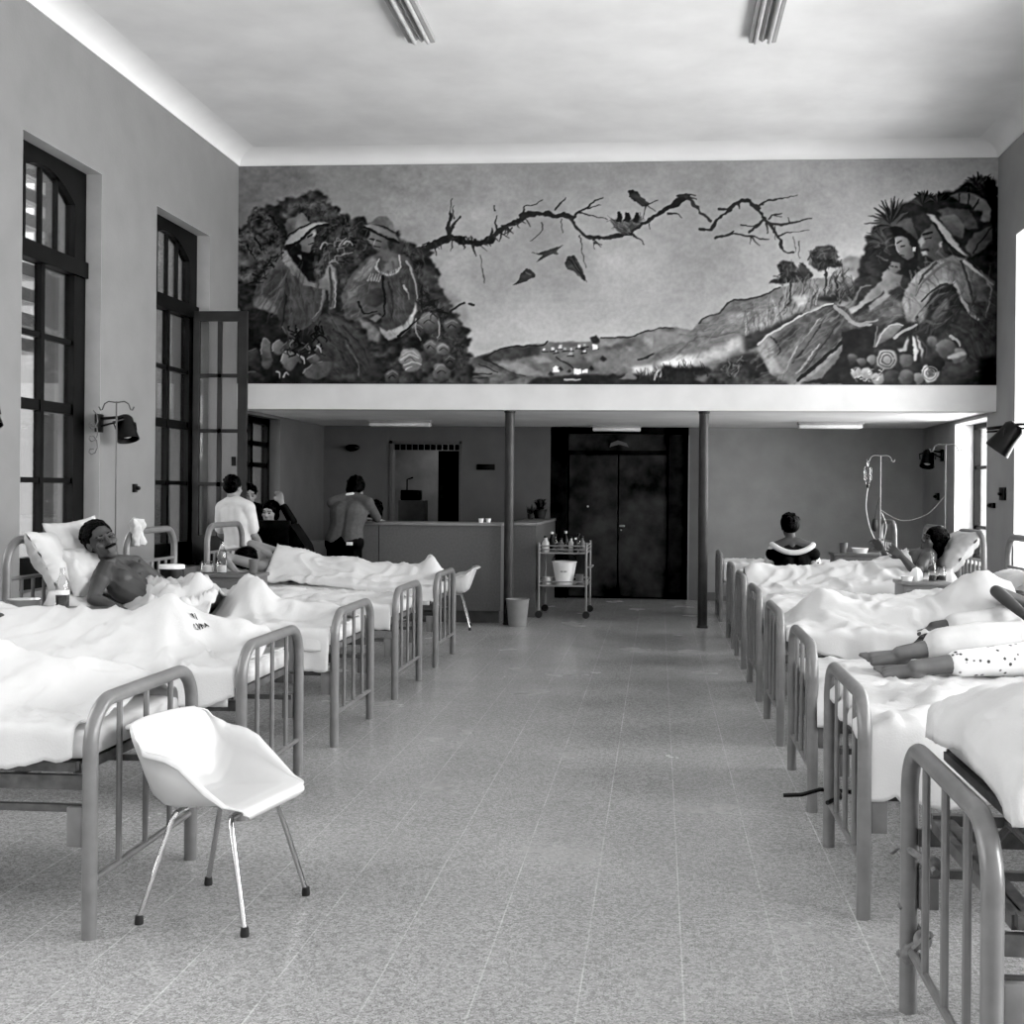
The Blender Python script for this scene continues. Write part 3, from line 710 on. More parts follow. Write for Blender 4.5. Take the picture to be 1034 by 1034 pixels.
    for c, v, u in (((245,720,260,600,290,575,330,620,340,700,350,790,300,850,265,830),.36,.24),((355,690,360,620,410,590,450,640,440,700,400,720),.40,.3),
                    ((80,710,130,690,200,670,230,720,240,850,180,850,110,790),.24,.16),((420,770,450,700,520,690,570,730,600,790,560,790,510,860,450,830),.46,.28),
                    ((610,880,700,800,780,780,870,790,820,900,720,930),.32,.26),((90,880,200,870,280,930,200,970,90,960),.22,.14),((430,640,490,590,530,640,500,690),.28,.2),
                    ((650,760,720,720,760,760,700,810),.34,.22)):
        f = a(*c); poly(f, v, u, f[1], f[len(f)//2+1], soft=1, tex=.08, sm=True)
        stroke(f[:len(f)//2], 1.2, min(v+.12, .6), .7)
    for i in range(42):
        x, y = 420+rs.rand()*380, 430+rs.rand()*260
        stroke(a(x,y, x+rs.randn()*20,y+30, x+rs.randn()*30,y+60), 2, .05 if rs.rand() < .5 else .34*rs.rand()+.1, 1)
    for q in ((385,865,415,880,410,920),(450,910,470,870,490,890),(590,740,620,760,625,800),(740,640,760,660,770,700)): stroke(a(*q), 2, .58, 1)
    poly(a(840,900, 1000,900, 1060,880, 1060,940, 900,930), .26, soft=2)
    # fruits under figure two
    a = at(345, 200, 150/795)
    for x, y, r, v in ((470,665,55,.34),(405,710,38,.28),(480,800,40,.32),(545,810,34,.4),(370,870,62,.46),(535,935,48,.34),(580,880,36,.22),(270,960,40,.3),(590,690,44,.3)):
        f = a(x-r,y, x-r*.7,y-r*.8, x+r*.1,y-r, x+r*.8,y-r*.6, x+r,y+r*.2, x+r*.5,y+r*.9, x-r*.4,y+r)
        poly(f, v+.05, v-.14, a(x-r*.4,y-r)[0], a(x+r*.5,y+r)[0], soft=1, tex=.08, sm=True)
        stroke(a(x-r*.7,y-r*.4, x,y-r*.8, x+r*.7,y-r*.4), 1.4, v+.12, .8)
        stroke(a(x-r*.5,y+r*.1, x,y-r*.25, x+r*.5,y+r*.15), 1.2, v-.2, .8)
    for q in ((320,870,370,840,415,860),(330,900,380,880,430,890),(345,920,380,905)): stroke(a(*q), 1.6, .62, .8)
    stroke(a(400,650, 395,710, 420,760), 2, .5, 1); stroke(a(520,650, 525,720, 515,750), 1.8, .5, 1)
    # deep shadows and lit edges
    a = at(235, 165, 120/1034)
    foliage(a(300,860, 470,740, 240,1034, 160,1034), 25, .02, .12, 8, 2.2)
    for q in ((330,450,400,560),(200,640,260,760),(120,700,200,830)): stroke(a(*q), 2.5, .05, 1, rag=2)
    a = at(345, 200, 150/795)
    foliage(a(420,420, 540,600, 560,680, 430,600), 30, .04, .16, 10, 2.2)
    for q in ((215,420,230,600,215,640),(95,560,120,620,190,610),(300,745,420,640)): stroke(a(*q), 2.6, .06, 1)
    # --- right group
    poly([(850,394),(860,320),(872,262),(888,230),(930,205),(985,190),(1008,200),(1008,394)], .13, soft=3, tex=.08)
    a = at(660, 230, 220/1034)
    poly(a(905,520, 930,490, 1050,480, 1050,745, 700,745, 800,700, 890,590), .10, soft=1, tex=.05)
    f = a(495,555, 560,505, 680,430, 800,375, 850,360, 910,375, 960,440, 1030,460, 1040,485, 930,490, 900,530, 790,650, 690,725, 640,735, 560,700, 520,630)
    poly(f, .40, .22, (775,350), (845,345), tex=.11, sm=False)
    poly(a(498,555, 540,530, 590,560, 570,610, 620,700, 560,690, 515,620), .52, soft=3, tex=.1)
    poly(a(570,540, 640,480, 700,460, 650,540, 590,600), .2, soft=5)
    poly(a(640,600, 740,520, 800,420, 820,480, 720,620, 660,680), .28, soft=5)
    stroke(a(495,553, 560,503, 680,430, 800,374, 850,362), 2, .62, 1.6)
    for q, v in (((620,690,680,580,790,430),.5),((680,690,760,590,790,550),.52),((560,520,600,580,590,610),.12),((660,640,730,560,820,420),.15),((740,640,830,520,880,440),.16)): stroke(a(*q), 2, v, 1)
    foliage(f, 90, .18, .50, 24, 2.2, -.75, .5, .38)
    stroke(a(860,375, 915,420, 960,460, 1034,465), 4, .46, 2.5)
    stroke(a(690,725, 790,640, 895,545), 4, .05, 3)
    poly(a(720,738, 820,650, 885,580, 880,620, 800,715), .34, soft=1)
    poly([(862,296),(868,262),(876,240),(888,226),(908,206),(932,198),(960,192),(984,180),(1006,182),(1008,300),(880,300)], .15, soft=2, tex=.10, rag=6)
    a = at(850, 165, 160/1034)
    poly(a(160,600, 190,430, 300,330, 480,230, 700,220, 800,130, 900,85, 1004,120, 1004,1200, 300,1200, 240,650), .13, soft=2, tex=.06, rag=4)
    for cx, cy, R, t0, t1 in ((330,400,170,2.5,5.6),(300,520,140,2.4,4.2),(540,270,90,3.4,6),(900,160,110,3.0,6.2),(640,260,80,3.6,5.8)):
        for i in range(20):
            t = t0+(t1-t0)*i/19+rs.randn()*.05; r = R*(.75+.35*rs.rand())
            stroke(a(cx,cy, cx+math.cos(t)*r*.6,cy+math.sin(t)*r*.6-8, cx+math.cos(t)*r,cy+math.sin(t)*r), 4, .06+.20*rs.rand(), .7)
    foliage(a(200,600, 250,480, 340,440, 330,600, 260,660), 20, .1, .4, 10, 2)
    foliage(a(780,150, 1000,100, 1000,350, 940,230), 30, .04, .14, 10, 2)
    for c, v, u in (((700,210,780,190,850,190,930,230,980,300,960,380,910,375,920,310,870,310,840,270,770,250),.34,.42),
                    ((620,310,700,290,820,300,880,370,890,420,820,430,760,380,660,350),.30,.26),((810,540,860,460,990,400,980,500,930,560,840,610),.36,.24)):
        f = a(*c); poly(f, v, u, f[0], f[len(f)//2], soft=1, tex=.08)
    for q in ((830,200,830,270),(770,200,765,250),(900,230,860,300),(850,590,930,470,985,410)): stroke(a(*q), 1.6, .14)
    poly(a(930,120, 1004,120, 1004,620, 985,400, 975,260), .06, soft=2)
    # woman
    poly(a(340,400, 420,355, 460,350, 480,440, 500,500, 440,480, 360,410), .32, .24, (905,220), (925,235), tex=.06)
    poly(a(475,400, 490,340, 540,325, 590,360, 600,400, 520,450), .17, soft=1, tex=.06)
    poly(a(310,420, 360,405, 430,440, 490,520, 500,640, 470,760, 380,720, 350,500), .06, soft=1)
    poly(a(345,490, 390,475, 430,500, 470,560, 470,610, 430,632, 390,615, 365,580, 362,540), .50, .28, (905,245), (922,252), tex=.04)
    stroke(a(362,520, 395,510), 1.4, .1); stroke(a(385,600, 410,605), 1.4, .16); stroke(a(350,500, 362,560, 370,575), 1.2, .6); stroke(a(390,540, 415,535), 1.4, .12)
    poly(a(465,545, 485,545, 480,575, 466,572), .6, soft=0)
    # child
    poly(a(300,660, 310,600, 370,590, 410,640, 400,680, 330,640), .12, soft=1)
    poly(a(300,670, 330,640, 380,650, 385,690, 350,715, 312,705), .44, .3, (897,268), (908,275), tex=.05)
    stroke(a(318,668, 335,672), 1.2, .12); stroke(a(350,676, 365,680), 1.2, .12)
    poly(a(265,720, 290,685, 340,710, 400,730, 380,800, 290,850, 260,790), .48, .3, (892,278), (912,285), tex=.06)
    # man
    poly(a(500,510, 540,440, 590,395, 640,420, 660,500, 700,560, 690,610, 610,640, 560,605, 525,600, 515,560), .36, .22, (928,240), (955,250), tex=.05)
    poly(a(495,510, 530,480, 545,520, 520,545), .54, soft=1); poly(a(515,560, 560,555, 570,570, 530,575), .06, soft=1)
    poly(a(520,575, 550,570, 560,598, 530,602), .58, soft=1); stroke(a(540,465, 585,455), 2.4, .08); stroke(a(545,495, 580,490), 1.2, .1)
    poly(a(640,510, 660,510, 660,550, 640,548), .56, soft=1); stroke(a(610,590, 640,560), 2, .3); poly(a(640,420, 700,470, 740,600, 680,590, 650,500), .10, soft=1)
    poly(a(640,350, 740,330, 800,400, 790,490, 720,470, 660,400), .30, .42, (960,240), (970,220), tex=.07)
    poly(a(555,325, 600,335, 680,430, 760,530, 830,610, 770,590, 690,520, 620,420), .66, .56, (940,218), (978,258), tex=.05)
    stroke(a(600,390, 690,520, 800,605), 2, .06, 1.4)
    # man's cape
    f = a(460,760, 520,690, 600,640, 720,600, 800,620, 900,700, 1000,770, 1000,840, 960,1000, 930,900, 890,1030, 810,960, 780,860, 720,790, 640,800, 560,900, 500,980, 440,1040, 400,950, 400,850)
    poly(f, .48, .30, (935,275), (1000,290), tex=.12, sm=False)
    poly(a(560,760, 700,720, 720,780, 600,840, 520,920), .56, soft=4, tex=.1)
    foliage(f, 110, .18, .58, 22, 2.2, 1.0, .7, .4)
    for q, v in (((780,640,830,780,870,960),.2),((840,640,930,760,960,860),.16),((700,640,560,740,480,860),.34),((800,640,900,720,985,790),.62),((740,780,790,900,880,1010),.58),((620,650,540,720,500,790),.22),((720,800,640,800,520,900),.18)):
        stroke(a(*q), 3, v, 1.4)
    a = at(850, 275, 160/1034)
    poly(a(760,130, 830,230, 890,310, 940,200, 1004,60, 1004,745, 540,745, 500,500, 640,400, 740,330), .18, soft=2, tex=.08)
    poly(a(900,20, 990,80, 975,140, 930,340, 880,310, 850,180), .26, soft=3, tex=.12)
    stroke(a(740,70, 790,190, 840,270, 890,310), 3.4, .56, 2.4)
    stroke(a(930,30, 975,120, 940,300), 2, .44, 1)
    poly(a(560,200, 600,130, 720,75, 770,160, 780,260, 740,360, 640,410, 540,400, 500,320), .12, soft=2)
    poly(a(590,290, 620,230, 690,170, 700,240, 650,310, 600,320), .38, .26, (948,310), (955,322), soft=2, tex=.08)
    stroke(a(540,240, 620,160, 690,130), 3, .28, 1.5); stroke(a(545,320, 640,340, 720,280), 3, .25, 1)
    poly(a(500,270, 540,220, 560,240, 540,330, 500,340), .40, soft=2, tex=.1)
    foliage(a(500,330, 600,140, 740,90, 780,250, 640,400), 50, .06, .36, 20, 2.4, -.9, .5, .4)
    foliage(a(780,330, 990,60, 1000,600, 700,560), 70, .08, .36, 20, 2.4, 1.1, .8, .4)
    # child's legs, woman's lap
    poly(a(180,240, 300,150, 410,200, 400,290, 300,340, 180,330, 90,300), .28, soft=3, tex=.10)
    foliage(a(100,300, 300,160, 410,200, 400,330, 200,340), 40, .14, .42, 14, 2, -.6, .5, .4)
    poly(a(45,240, 90,215, 160,150, 230,80, 290,50, 300,100, 240,160, 150,210, 80,270, 55,270), .54, .40, (862,300), (885,300), tex=.06)
    poly(a(170,220, 240,165, 300,125, 325,150, 260,200, 190,250), .44, soft=1, tex=.06)
    stroke(a(90,170, 130,100, 190,85), 2.2, .34, 1.4); stroke(a(0,260, 60,320, 130,340, 230,310), 4, .44, 2)
    poly(a(0,390, 240,350, 220,480, 180,560, 0,500), .09, soft=1, tex=.05)
    stroke(a(345,430, 400,385, 490,345), 3, .5, 2); stroke(a(440,330, 495,290), 2.4, .1)
    poly(a(410,290, 460,230, 500,240, 480,330, 420,330), .42, soft=2, tex=.1)
    # baskets and fruit
    poly(a(215,490, 240,420, 290,360, 350,340, 400,350, 330,430, 250,470), .40, .24, (890,335), (895,350), tex=.07)
    stroke(a(225,480, 290,370, 350,340, 400,345), 1.4, .54)
    for c, v in (((360,500,400,490,430,440,430,415,440,450,420,510,380,520),.54),((455,410,480,430,500,520,480,580,460,580,470,500),.66),((485,405,515,450,530,520,520,570,505,500),.58)):
        poly(a(*c), v, soft=1, tex=.05)
    stroke(a(455,420, 465,520), 1.2, .1); stroke(a(500,430, 545,480, 550,560), 1.6, .22)
    for x, y, r, v in ((295,570,66,.48),(420,580,44,.30),(575,660,58,.68),(610,590,62,.13),(590,455,36,.34),(760,545,52,.42),(790,680,90,.17),(680,500,60,.32),(95,660,34,.50),(165,665,42,.48),(240,695,40,.44),(195,570,30,.36),(70,570,36,.24),(130,590,30,.3),(500,700,36,.4),(330,690,50,.18),(420,690,50,.28)):
        f = a(x-r,y, x-r*.7,y-r*.8, x+r*.1,y-r, x+r*.8,y-r*.7, x+r,y+r*.2, x+r*.5,y+r*.9, x-r*.4,y+r)
        poly(f, v+.08, v-.12, a(x-r*.5,y-r)[0], a(x+r*.5,y+r)[0], soft=1, tex=.07, sm=True)
    for k in (.75, .45): stroke([(x, y) for x, y in a(*sum(([295+66*k*math.cos(t*.6), 570+66*k*math.sin(t*.6)] for t in range(11)), []))], 1.2, .22)
    for k in (.8, .5): stroke([(x, y) for x, y in a(*sum(([575+58*k*math.cos(t*.6), 660+58*k*math.sin(t*.6)] for t in range(11)), []))], 1.3, .4)
    poly(a(555,640, 590,640, 600,680, 560,690), .34, soft=1)
    poly(a(690,545, 800,515, 810,540, 760,560, 690,565), .62, soft=1); stroke(a(715,420, 760,455, 770,480), 3, .58, 2)
    for i in range(30):
        x, y = 60+rs.rand()*200, 630+rs.rand()*90
        stroke(a(x,y, x+14,y+rs.randn()*10), 1.4, .15+.5*rs.rand(), .8)
    stroke(a(215,480, 235,355), 2, .34, 1); stroke(a(880,650, 940,635), 2, .36, 1)
    poly(a(900,560, 1004,540, 1004,745, 880,745), .05, soft=4)
    # brushy edges: every tone is dragged a little along a turbulent field
    wx = np.clip(gx+3.2*N2+2.2*N3, 0, W-1.01); wy = np.clip(gy+2.8*np.roll(N2, 131, 1)+2*np.roll(N3, 77, 1), 0, Hh-1.01)
    ix, iy = wx.astype(int), wy.astype(int); fx, fy = wx-ix, wy-iy
    D = (C[iy, ix]*(1-fx)+C[iy, np.minimum(ix+1, W-1)]*fx)*(1-fy)+(C[np.minimum(iy+1, Hh-1), ix]*(1-fx)+C[np.minimum(iy+1, Hh-1), np.minimum(ix+1, W-1)]*fx)*fy
    D = D+.35*(D-blur(D.copy(), 5))
    C[:] = np.clip(D+.014*N2, .02, .9)
    return C[::-1]
# ---------------------------------------------------------------- hospital beds
WB, LB, ZMT = .455, 2.06, .69           # half width, length, top of mattress
def arch(x, h, r=.15, w=WB):
    p = [(x, -w, 0), (x, -w, h-r-.1)]
    for i in range(9):
        a = PI/2*i/8; p.append((x, -w+r*(1-math.cos(a)), h-r+r*math.sin(a)))
    return p+[(q[0], -q[1], q[2]) for q in p[::-1]]
def make_bed(raised=0):
    t = thing('hospital_bed', 'bed', 'bed')
    f = MB().tube(arch(0, .805), .0265, 14).build('footboard', M['bedm'], t)
    for y in (-.23, 0, .23): MB().tube([(0, y, .195), (0, y, .79)], .0115, 8).build('footboard_bar', M['bedm'], f)
    MB().tube([(0, -WB, .195), (0, WB, .195)], .013, 8).build('footboard_rail', M['bedm'], f)
    h = MB().tube(arch(LB, 1.22, .16), .0265, 14).build('headboard', M['bedm'], t)
    for y in (-.28, -.14, 0, .14, .28): MB().tube([(LB, y, .28), (LB, y, .98)], .0115, 8).build('headboard_bar', M['bedm'], h)
    for z in (.28, .98): MB().tube([(LB, -WB, z), (LB, WB, z)], .013, 8).build('headboard_rail', M['bedm'], h)
    for s in (-1, 1):
        MB().box(.02, LB-.02, s*.43-.012, s*.43+.012, .505, .555).build('side_rail', M['bedd'], t, smooth=False)
        MB().box(.02, LB-.02, s*.40-.012, s*.40+.012, .42, .445).build('lower_rail', M['bedd'], t, smooth=False)
        for x in (.045, LB-.085): MB().bevbox(x-.02, x+.04, s*.445-.012, s*.445+.012, .31, .45, .006).build('rail_bracket', M['bedm'], t)
        MB().tube([(.5, s*.3, .44), (1.1, s*.3, .22), (1.3, s*.3, .44)], .012, 6).build('lifting_link', M['bedd'], t)
    for i in range(11):
        x = .1+i*(LB-.2)/10; MB().box(x-.02, x+.02, -.43, .43, .578, .59).build('spring_slat', M['bedd'], t, smooth=False)
    fr = MB()
    for s in (-1, 1): fr.box(.06, LB-.06, s*.43-.015, s*.43+.015, .568, .60)
    for x in (.07, 1.1, LB-.07): fr.box(x-.015, x+.015, -.41, .41, .555, .59)
    fr.build('spring_frame', M['bedd'], t, smooth=False)
    # mattress along its profile; the raised one has its back part lifted
    prof = [[(.045, .605), (.6, .605), (1.15, .605), (2.02, .605)], [(.045, .605), (.6, .605), (1.08, .605), (1.25, .625), (1.86, .80)], [(.10, .80), (.42, .785), (.85, .65), (1.1, .605), (2.02, .605)]][raised]
    def mz(u):
        u = u*(len(prof)-1); i = min(int(u), len(prof)-2); k = u-i
        return prof[i][0]+(prof[i+1][0]-prof[i][0])*k, prof[i][1]+(prof[i+1][1]-prof[i][1])*k
    n = 28; ring = []
    hw, th, r = .44, .085, .035
    for cx, cz, a0 in ((hw-r, th-r, 0), (-hw+r, th-r, 90), (-hw+r, r, 180), (hw-r, r, 270)):
        for k in range(4): a = math.radians(a0+k*30); ring.append((cx+r*math.cos(a), cz+r*math.sin(a)))
    vs, fs = [], []
    for i in range(n+1):
        x, z = mz(i/n); sc = 1 if 0 < i < n else .96
        vs += [(x+(.05 if raised and x > 1.3 else 0)*-(q[1]/th), q[0]*sc, z+q[1]*(sc if i else sc)) for q in ring]
    k = len(ring)
    fs = [(i*k+j, i*k+(j+1) % k, (i+1)*k+(j+1) % k, (i+1)*k+j) for i in range(n) for j in range(k)]+[tuple(range(k)), tuple(n*k+j for j in range(k))]
    MB().add(vs, fs).build('mattress', M['matt'], t, auto=False)
    if raised == 2:
        zz = MB()
        for s in (-1, 1):
            zz.tube([(.10, s*.42, .785), (.42, s*.42, .77), (.85, s*.42, .63)], .014, 6); zz.tube([(.16, s*.40, .43), (.42, s*.40, .76), (.95, s*.40, .44)], .013, 6)
        zz.box(.09, .12, -.42, .42, .765, .79); zz.build('leg_section_frame', M['bedd'], t)
        zg = MB()
        for i in range(14): x = .14+i*.02; zg.tube([(x, -.43, .785), (x+.01, -.43, .80), (x+.02, -.43, .785)], .004, 5)
        zg.build('coil_springs', M['bedd'], t)
    if raised == 1:
        for s in (-1, 1): MB().tube([(1.12, s*.4, .585), (1.9, s*.4, .80)], .016, 6).build('backrest_frame', M['bedd'], t)
        MB().tube([(1.8, .3, .76), (1.75, .3, .45)], .012, 6).build('backrest_prop', M['bedd'], t)
    return t
class Bed:
    def __init__(s, side, yc): s.side, s.yc = side, yc; s.xf = -1.94 if side < 0 else .76
    def P(s, d, n, z): return V((s.xf+s.side*d, s.yc-n, z))
LBED = dict(A=Bed(-1, 4.51), B=Bed(-1, 6.03), C=Bed(-1, 7.68), D=Bed(-1, 9.37), E=Bed(-1, 11.02))
RBED = {i+1: Bed(1, y) for i, y in enumerate((3.27, 4.98, 6.47, 8.03, 9.63, 11.27, 12.72, 15.27))}
flat, rais, legup = make_bed(0), make_bed(1), make_bed(2)
used = set()
def place(bed, proto, label, group):
    if proto.name in used: o = dup(proto, (bed.xf, bed.yc, 0), PI if bed.side < 0 else 0)
    else: o = proto; used.add(proto.name); o.location = (bed.xf, bed.yc, 0); o.rotation_euler = (0, 0, PI if bed.side < 0 else 0)
    o['label'] = label; o['group'] = group; return o
GL, GR = 'tubular beds along the left wall', 'tubular beds along the right wall'
bA = place(LBED['A'], flat, 'grey tubular bed nearest the camera on the left, beside the white chair', GL)
place(LBED['B'], flat, 'second grey tubular bed on the left, under the sheet with the dark stamp', GL)
place(LBED['C'], rais, 'grey tubular bed holding the bare-chested man', GL)
place(LBED['D'], flat, 'grey tubular bed just beyond the bare-chested man, with flat empty sheets', GL)
place(LBED['E'], flat, 'last grey tubular bed on the left, in front of the counter', GL)
bR1 = place(RBED[1], legup, 'large grey tubular bed nearest the camera on the right, straps tied to its end', GR)
place(RBED[2], flat, 'second grey tubular bed on the right, with a dark strap sticking out', GR)
place(RBED[3], flat, 'grey tubular bed under the barefoot patient in white trousers', GR)
place(RBED[4], flat, 'grey tubular bed with a sheet corner hanging down its side', GR)
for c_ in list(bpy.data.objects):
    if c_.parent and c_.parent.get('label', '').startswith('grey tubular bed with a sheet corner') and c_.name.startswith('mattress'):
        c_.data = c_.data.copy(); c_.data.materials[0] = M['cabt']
place(RBED[5], flat, 'fifth grey tubular bed from the front on the right, mostly behind sheets', GR)
place(RBED[6], rais, 'grey tubular bed with raised back under the dark-haired patient', GR)
place(RBED[7], flat, 'grey tubular bed in front of the woman in black', GR)
place(RBED[8], flat, 'farthest grey tubular bed on the right, beyond the column', GR)

# the third right bed is slack: springs and mattress sit lower
for r_ in list(bpy.data.objects):
    if r_.get('label', '').startswith('grey tubular bed under the barefoot'):
        for c_ in r_.children:
            if c_.name.split('.')[0] in ('mattress', 'spring_slat', 'spring_frame', 'side_rail'): c_.location.z -= .07
# ---------------------------------------------------------------- bedding
def segd(p, a, b):
    ax, ay = a; dx, dy = b[0]-ax, b[1]-ay; l = dx*dx+dy*dy+1e-9
    t = max(0, min(1, ((p[0]-ax)*dx+(p[1]-ay)*dy)/l)); return math.hypot(p[0]-ax-t*dx, p[1]-ay-t*dy), t
def hfun(bumps, creases, base, seed, wr):
    def h(d, n):
        c = 0
        for (d0, n0, h0, d1, n1, h1, r) in bumps:
            q, t = segd((d, n), (d0, n0), (d1, n1)); c += (max(h0+(h1-h0)*t, 0)*math.exp(-(q/r)**2))**3
        z = base(d)+c**(1/3)
        for (d0, n0, d1, n1, hh, w) in creases:
            q, t = segd((d, n), (d0, n0), (d1, n1)); z += hh*math.exp(-(q/w)**2)*(1-.4*abs(2*t-1))
        a = fbm(d*3.1+seed, n*4.3, 1)+.25*fbm(d*1.3, n*1.9, seed)
        ridge = 1-abs(fbm(d*5+a*1.3+seed*3, n*3.2-a, 5))*2
        ridge2 = 1-abs(fbm(d*11+a*2+seed, n*8+a*1.5, 9))*2
        return z+wr*(1.5*a+1.9*max(0, ridge)**4+.8*max(0, ridge2)**3)
    return h
def flatb(d): return ZMT
def legupb(d): return .885 if d < .45 else max(ZMT, .885-(d-.45)*.34)
def raisedb(d):
    return ZMT-.005 if d < 1.1 else ZMT-.005+(d-1.1)*.30
def drape(name, label, cat, bed, d0, d1, bumps=(), creases=(), near=.22, far=.22, foot=0, seed=1, wr=.012, base=flatb, group=None, half=.455, lift=.012, end_soft=.05, nmin=None, nmax=None, step=.02, fade=0):
    """a sheet lying on the bed: top follows bodies and folds, sides hang down with gathers"""
    h = hfun(bumps, creases, base, seed, wr)
    nf = (lambda d: near) if not callable(near) else near
    ff = (lambda d: far) if not callable(far) else far
    r = .035
    nu = int((d1-d0+foot)/step); nv = int((2*half+.5)/step)
    lo_, hi_ = (-half if nmin is None else nmin), (half if nmax is None else nmax)
    def fn(u, v):
        dd = d0-foot+(d1-d0+foot)*u; d = max(dd, d0); fd = max(0, d0-dd)
        ovn, ovf = (nf(d) if nmax is None else 0), (ff(d) if nmin is None else 0)
        t = lo_-ovf+(hi_-lo_+ovn+ovf)*v
        n = max(lo_+(r if nmin is None else 0), min(hi_-(r if nmax is None else 0), t)); e = abs(t-n); sgn = 1 if t > n else -1
        drop = 0; out = 0
        if e > 0:
            if e < r*PI/2: a = e/r; out = r*math.sin(a); drop = r*(1-math.cos(a))
            else:
                k = e-r*PI/2; g = min(1, k/.12)
                out = r+.016*g*(1+math.sin(d*19+seed+2.5*fbm(d*2, seed, 3)))+.03*k; drop = r+k
        z = h(d, n)-drop+lift
        if fade and d1-d < fade: q_ = (d1-d)/fade; z = base(d)-drop+lift+(h(d, n)-base(d))*q_*q_*(3-2*q_)
        x = d
        if fd > 0:
            z += drop
            if fd < r*PI/2: a = fd/r; x = d0-r*math.sin(a); z -= max(drop, r*(1-math.cos(a)))
            else: k = fd-r*PI/2; x = d0-r-.01*(1+math.sin(n*17+seed)); z -= max(drop, r+k)
        if nmin is not None and e == 0: z -= end_soft*max(0, 1-(n-lo_)/.05)**2
        if nmax is not None and e == 0: z -= end_soft*max(0, 1-(hi_-n)/.05)**2
        return bed.P(x, n+sgn*out, z)
    mb = MB().grid(fn, nu, nv)
    o = mb.build(name, M['sheet'], origin=bed.P(1.0, 0, .72), auto=False)
    sl = o.modifiers.new('thickness', 'SOLIDIFY'); sl.thickness = .006; sl.offset = 1
    tag(o, label, cat, group); o['_'] = 0; del o['_']
    return o, h
SH = 'white bed sheets'
drape('bed_sheet', 'white sheet covering the nearest left bed, its hem low on the near side', 'sheet', LBED['A'], .06, 2.0,
      [(.75, -.1, .22, 1.9, 0, .22, .2), (.2, -.15, .12, .75, -.1, .22, .2)], [(.15, .3, .9, .1, .02, .05), (.3, .1, 1.1, .25, .018, .05), (.25, -.2, .7, .3, .02, .04)],
      near=lambda d: .08+.06*min(1, d/.35), far=.2, foot=.0, seed=2, wr=.013, group=SH)
oB, hB = drape('bed_sheet', 'white sheet with a dark ink stamp, raised over the second left bed', 'sheet', LBED['B'], .03, 1.6,
      [(.52, .05, .20, .62, -.12, .22, .17), (.62, 0, .2, 1.6, 0, .23, .27), (.12, -.1, .13, .52, .02, .20, .13), (.0, -.3, .11, .12, -.3, .10, .12)],
      [(.5, .05, .12, .35, .03, .035), (.55, .0, .4, .42, .04, .04), (.6, .1, .9, .42, .03, .05), (.35, -.1, .1, -.35, .03, .05)],
      near=lambda d: .10+.10*max(0, math.sin(d*4)), far=lambda d: .2, seed=5, wr=.014, foot=.0, group=SH)
drape('bed_sheet', 'white under sheet hanging below the stamped sheet of the second left bed', 'sheet', LBED['B'], .06, 1.9, [], [], near=.15, far=.12, seed=9, wr=.004, lift=.002, group=SH)
drape('bed_sheet', 'white sheet over the raised knees of the bare-chested man', 'sheet', LBED['C'], .03, 1.0,
      [(.70, -.02, .25, .62, .02, .24, .13), (.1, 0, .09, .62, 0, .12, .16), (.72, -.1, .24, 1.0, -.08, .10, .14)],
      [(.68, .05, .50, .36, .03, .03), (.55, .1, .3, .42, .02, .03), (.6, -.1, .3, .1, .015, .04), (.72, .1, .74, .42, .03, .03)],
      near=.24, far=.2, seed=7, wr=.010, group=SH, fade=.16)
drape('bed_sheet', 'white sheet beneath the bare-chested man on his raised mattress', 'sheet', LBED['C'], .05, 1.8, [], [], near=.1, far=.1, seed=12, wr=.006, lift=.003, base=raisedb, group=SH)
drape('crumpled_blanket', 'crumpled white cover bunched on the lap of the bare-chested man', 'blanket', LBED['C'], .84, 1.46,
      [(.9, .1, .18, 1.40, -.05, .20, .2), (1.1, .28, .13, 1.15, .3, .13, .14)], [(.9, .2, 1.2, -.1, .03, .03), (1.0, .3, 1.3, .1, .035, .03), (1.2, .3, 1.35, .0, .03, .025), (.95, 0, 1.0, .3, .03, .025)],
      nmin=-.3, nmax=.34, seed=15, wr=.035, lift=.01, end_soft=.18)
drape('bed_sheet', 'flat white sheet spread on the bed beyond the bare-chested man', 'sheet', LBED['D'], .03, 2.0, [(.25, 0, .03, 1.2, .1, .05, .25)], [(.3, .3, 1.1, .1, .02, .04), (.5, -.2, 1.3, .2, .02, .04)], near=.17, far=.2, seed=21, wr=.012, group=SH)
drape('bed_sheet', 'white sheet over the patient lying with arms raised on the last left bed', 'sheet', LBED['E'], .02, 1.56,
      [(.12, .05, .2, .15, -.1, .2, .10), (.15, 0, .17, .9, 0, .15, .19), (.9, 0, .18, 1.56, 0, .32, .30)], [(.2, .2, 1.2, .3, .015, .03), (.3, .35, 1.4, .4, .02, .03)],
      near=lambda d: .02+.10*max(0, 1-d/1.0), far=.2, seed=25, wr=.012, group=SH)
drape('bed_sheet', 'white under sheet on the last left bed', 'sheet', LBED['E'], .05, 1.95, [], [], near=.13, far=.1, seed=26, wr=.004, lift=.002, group=SH)
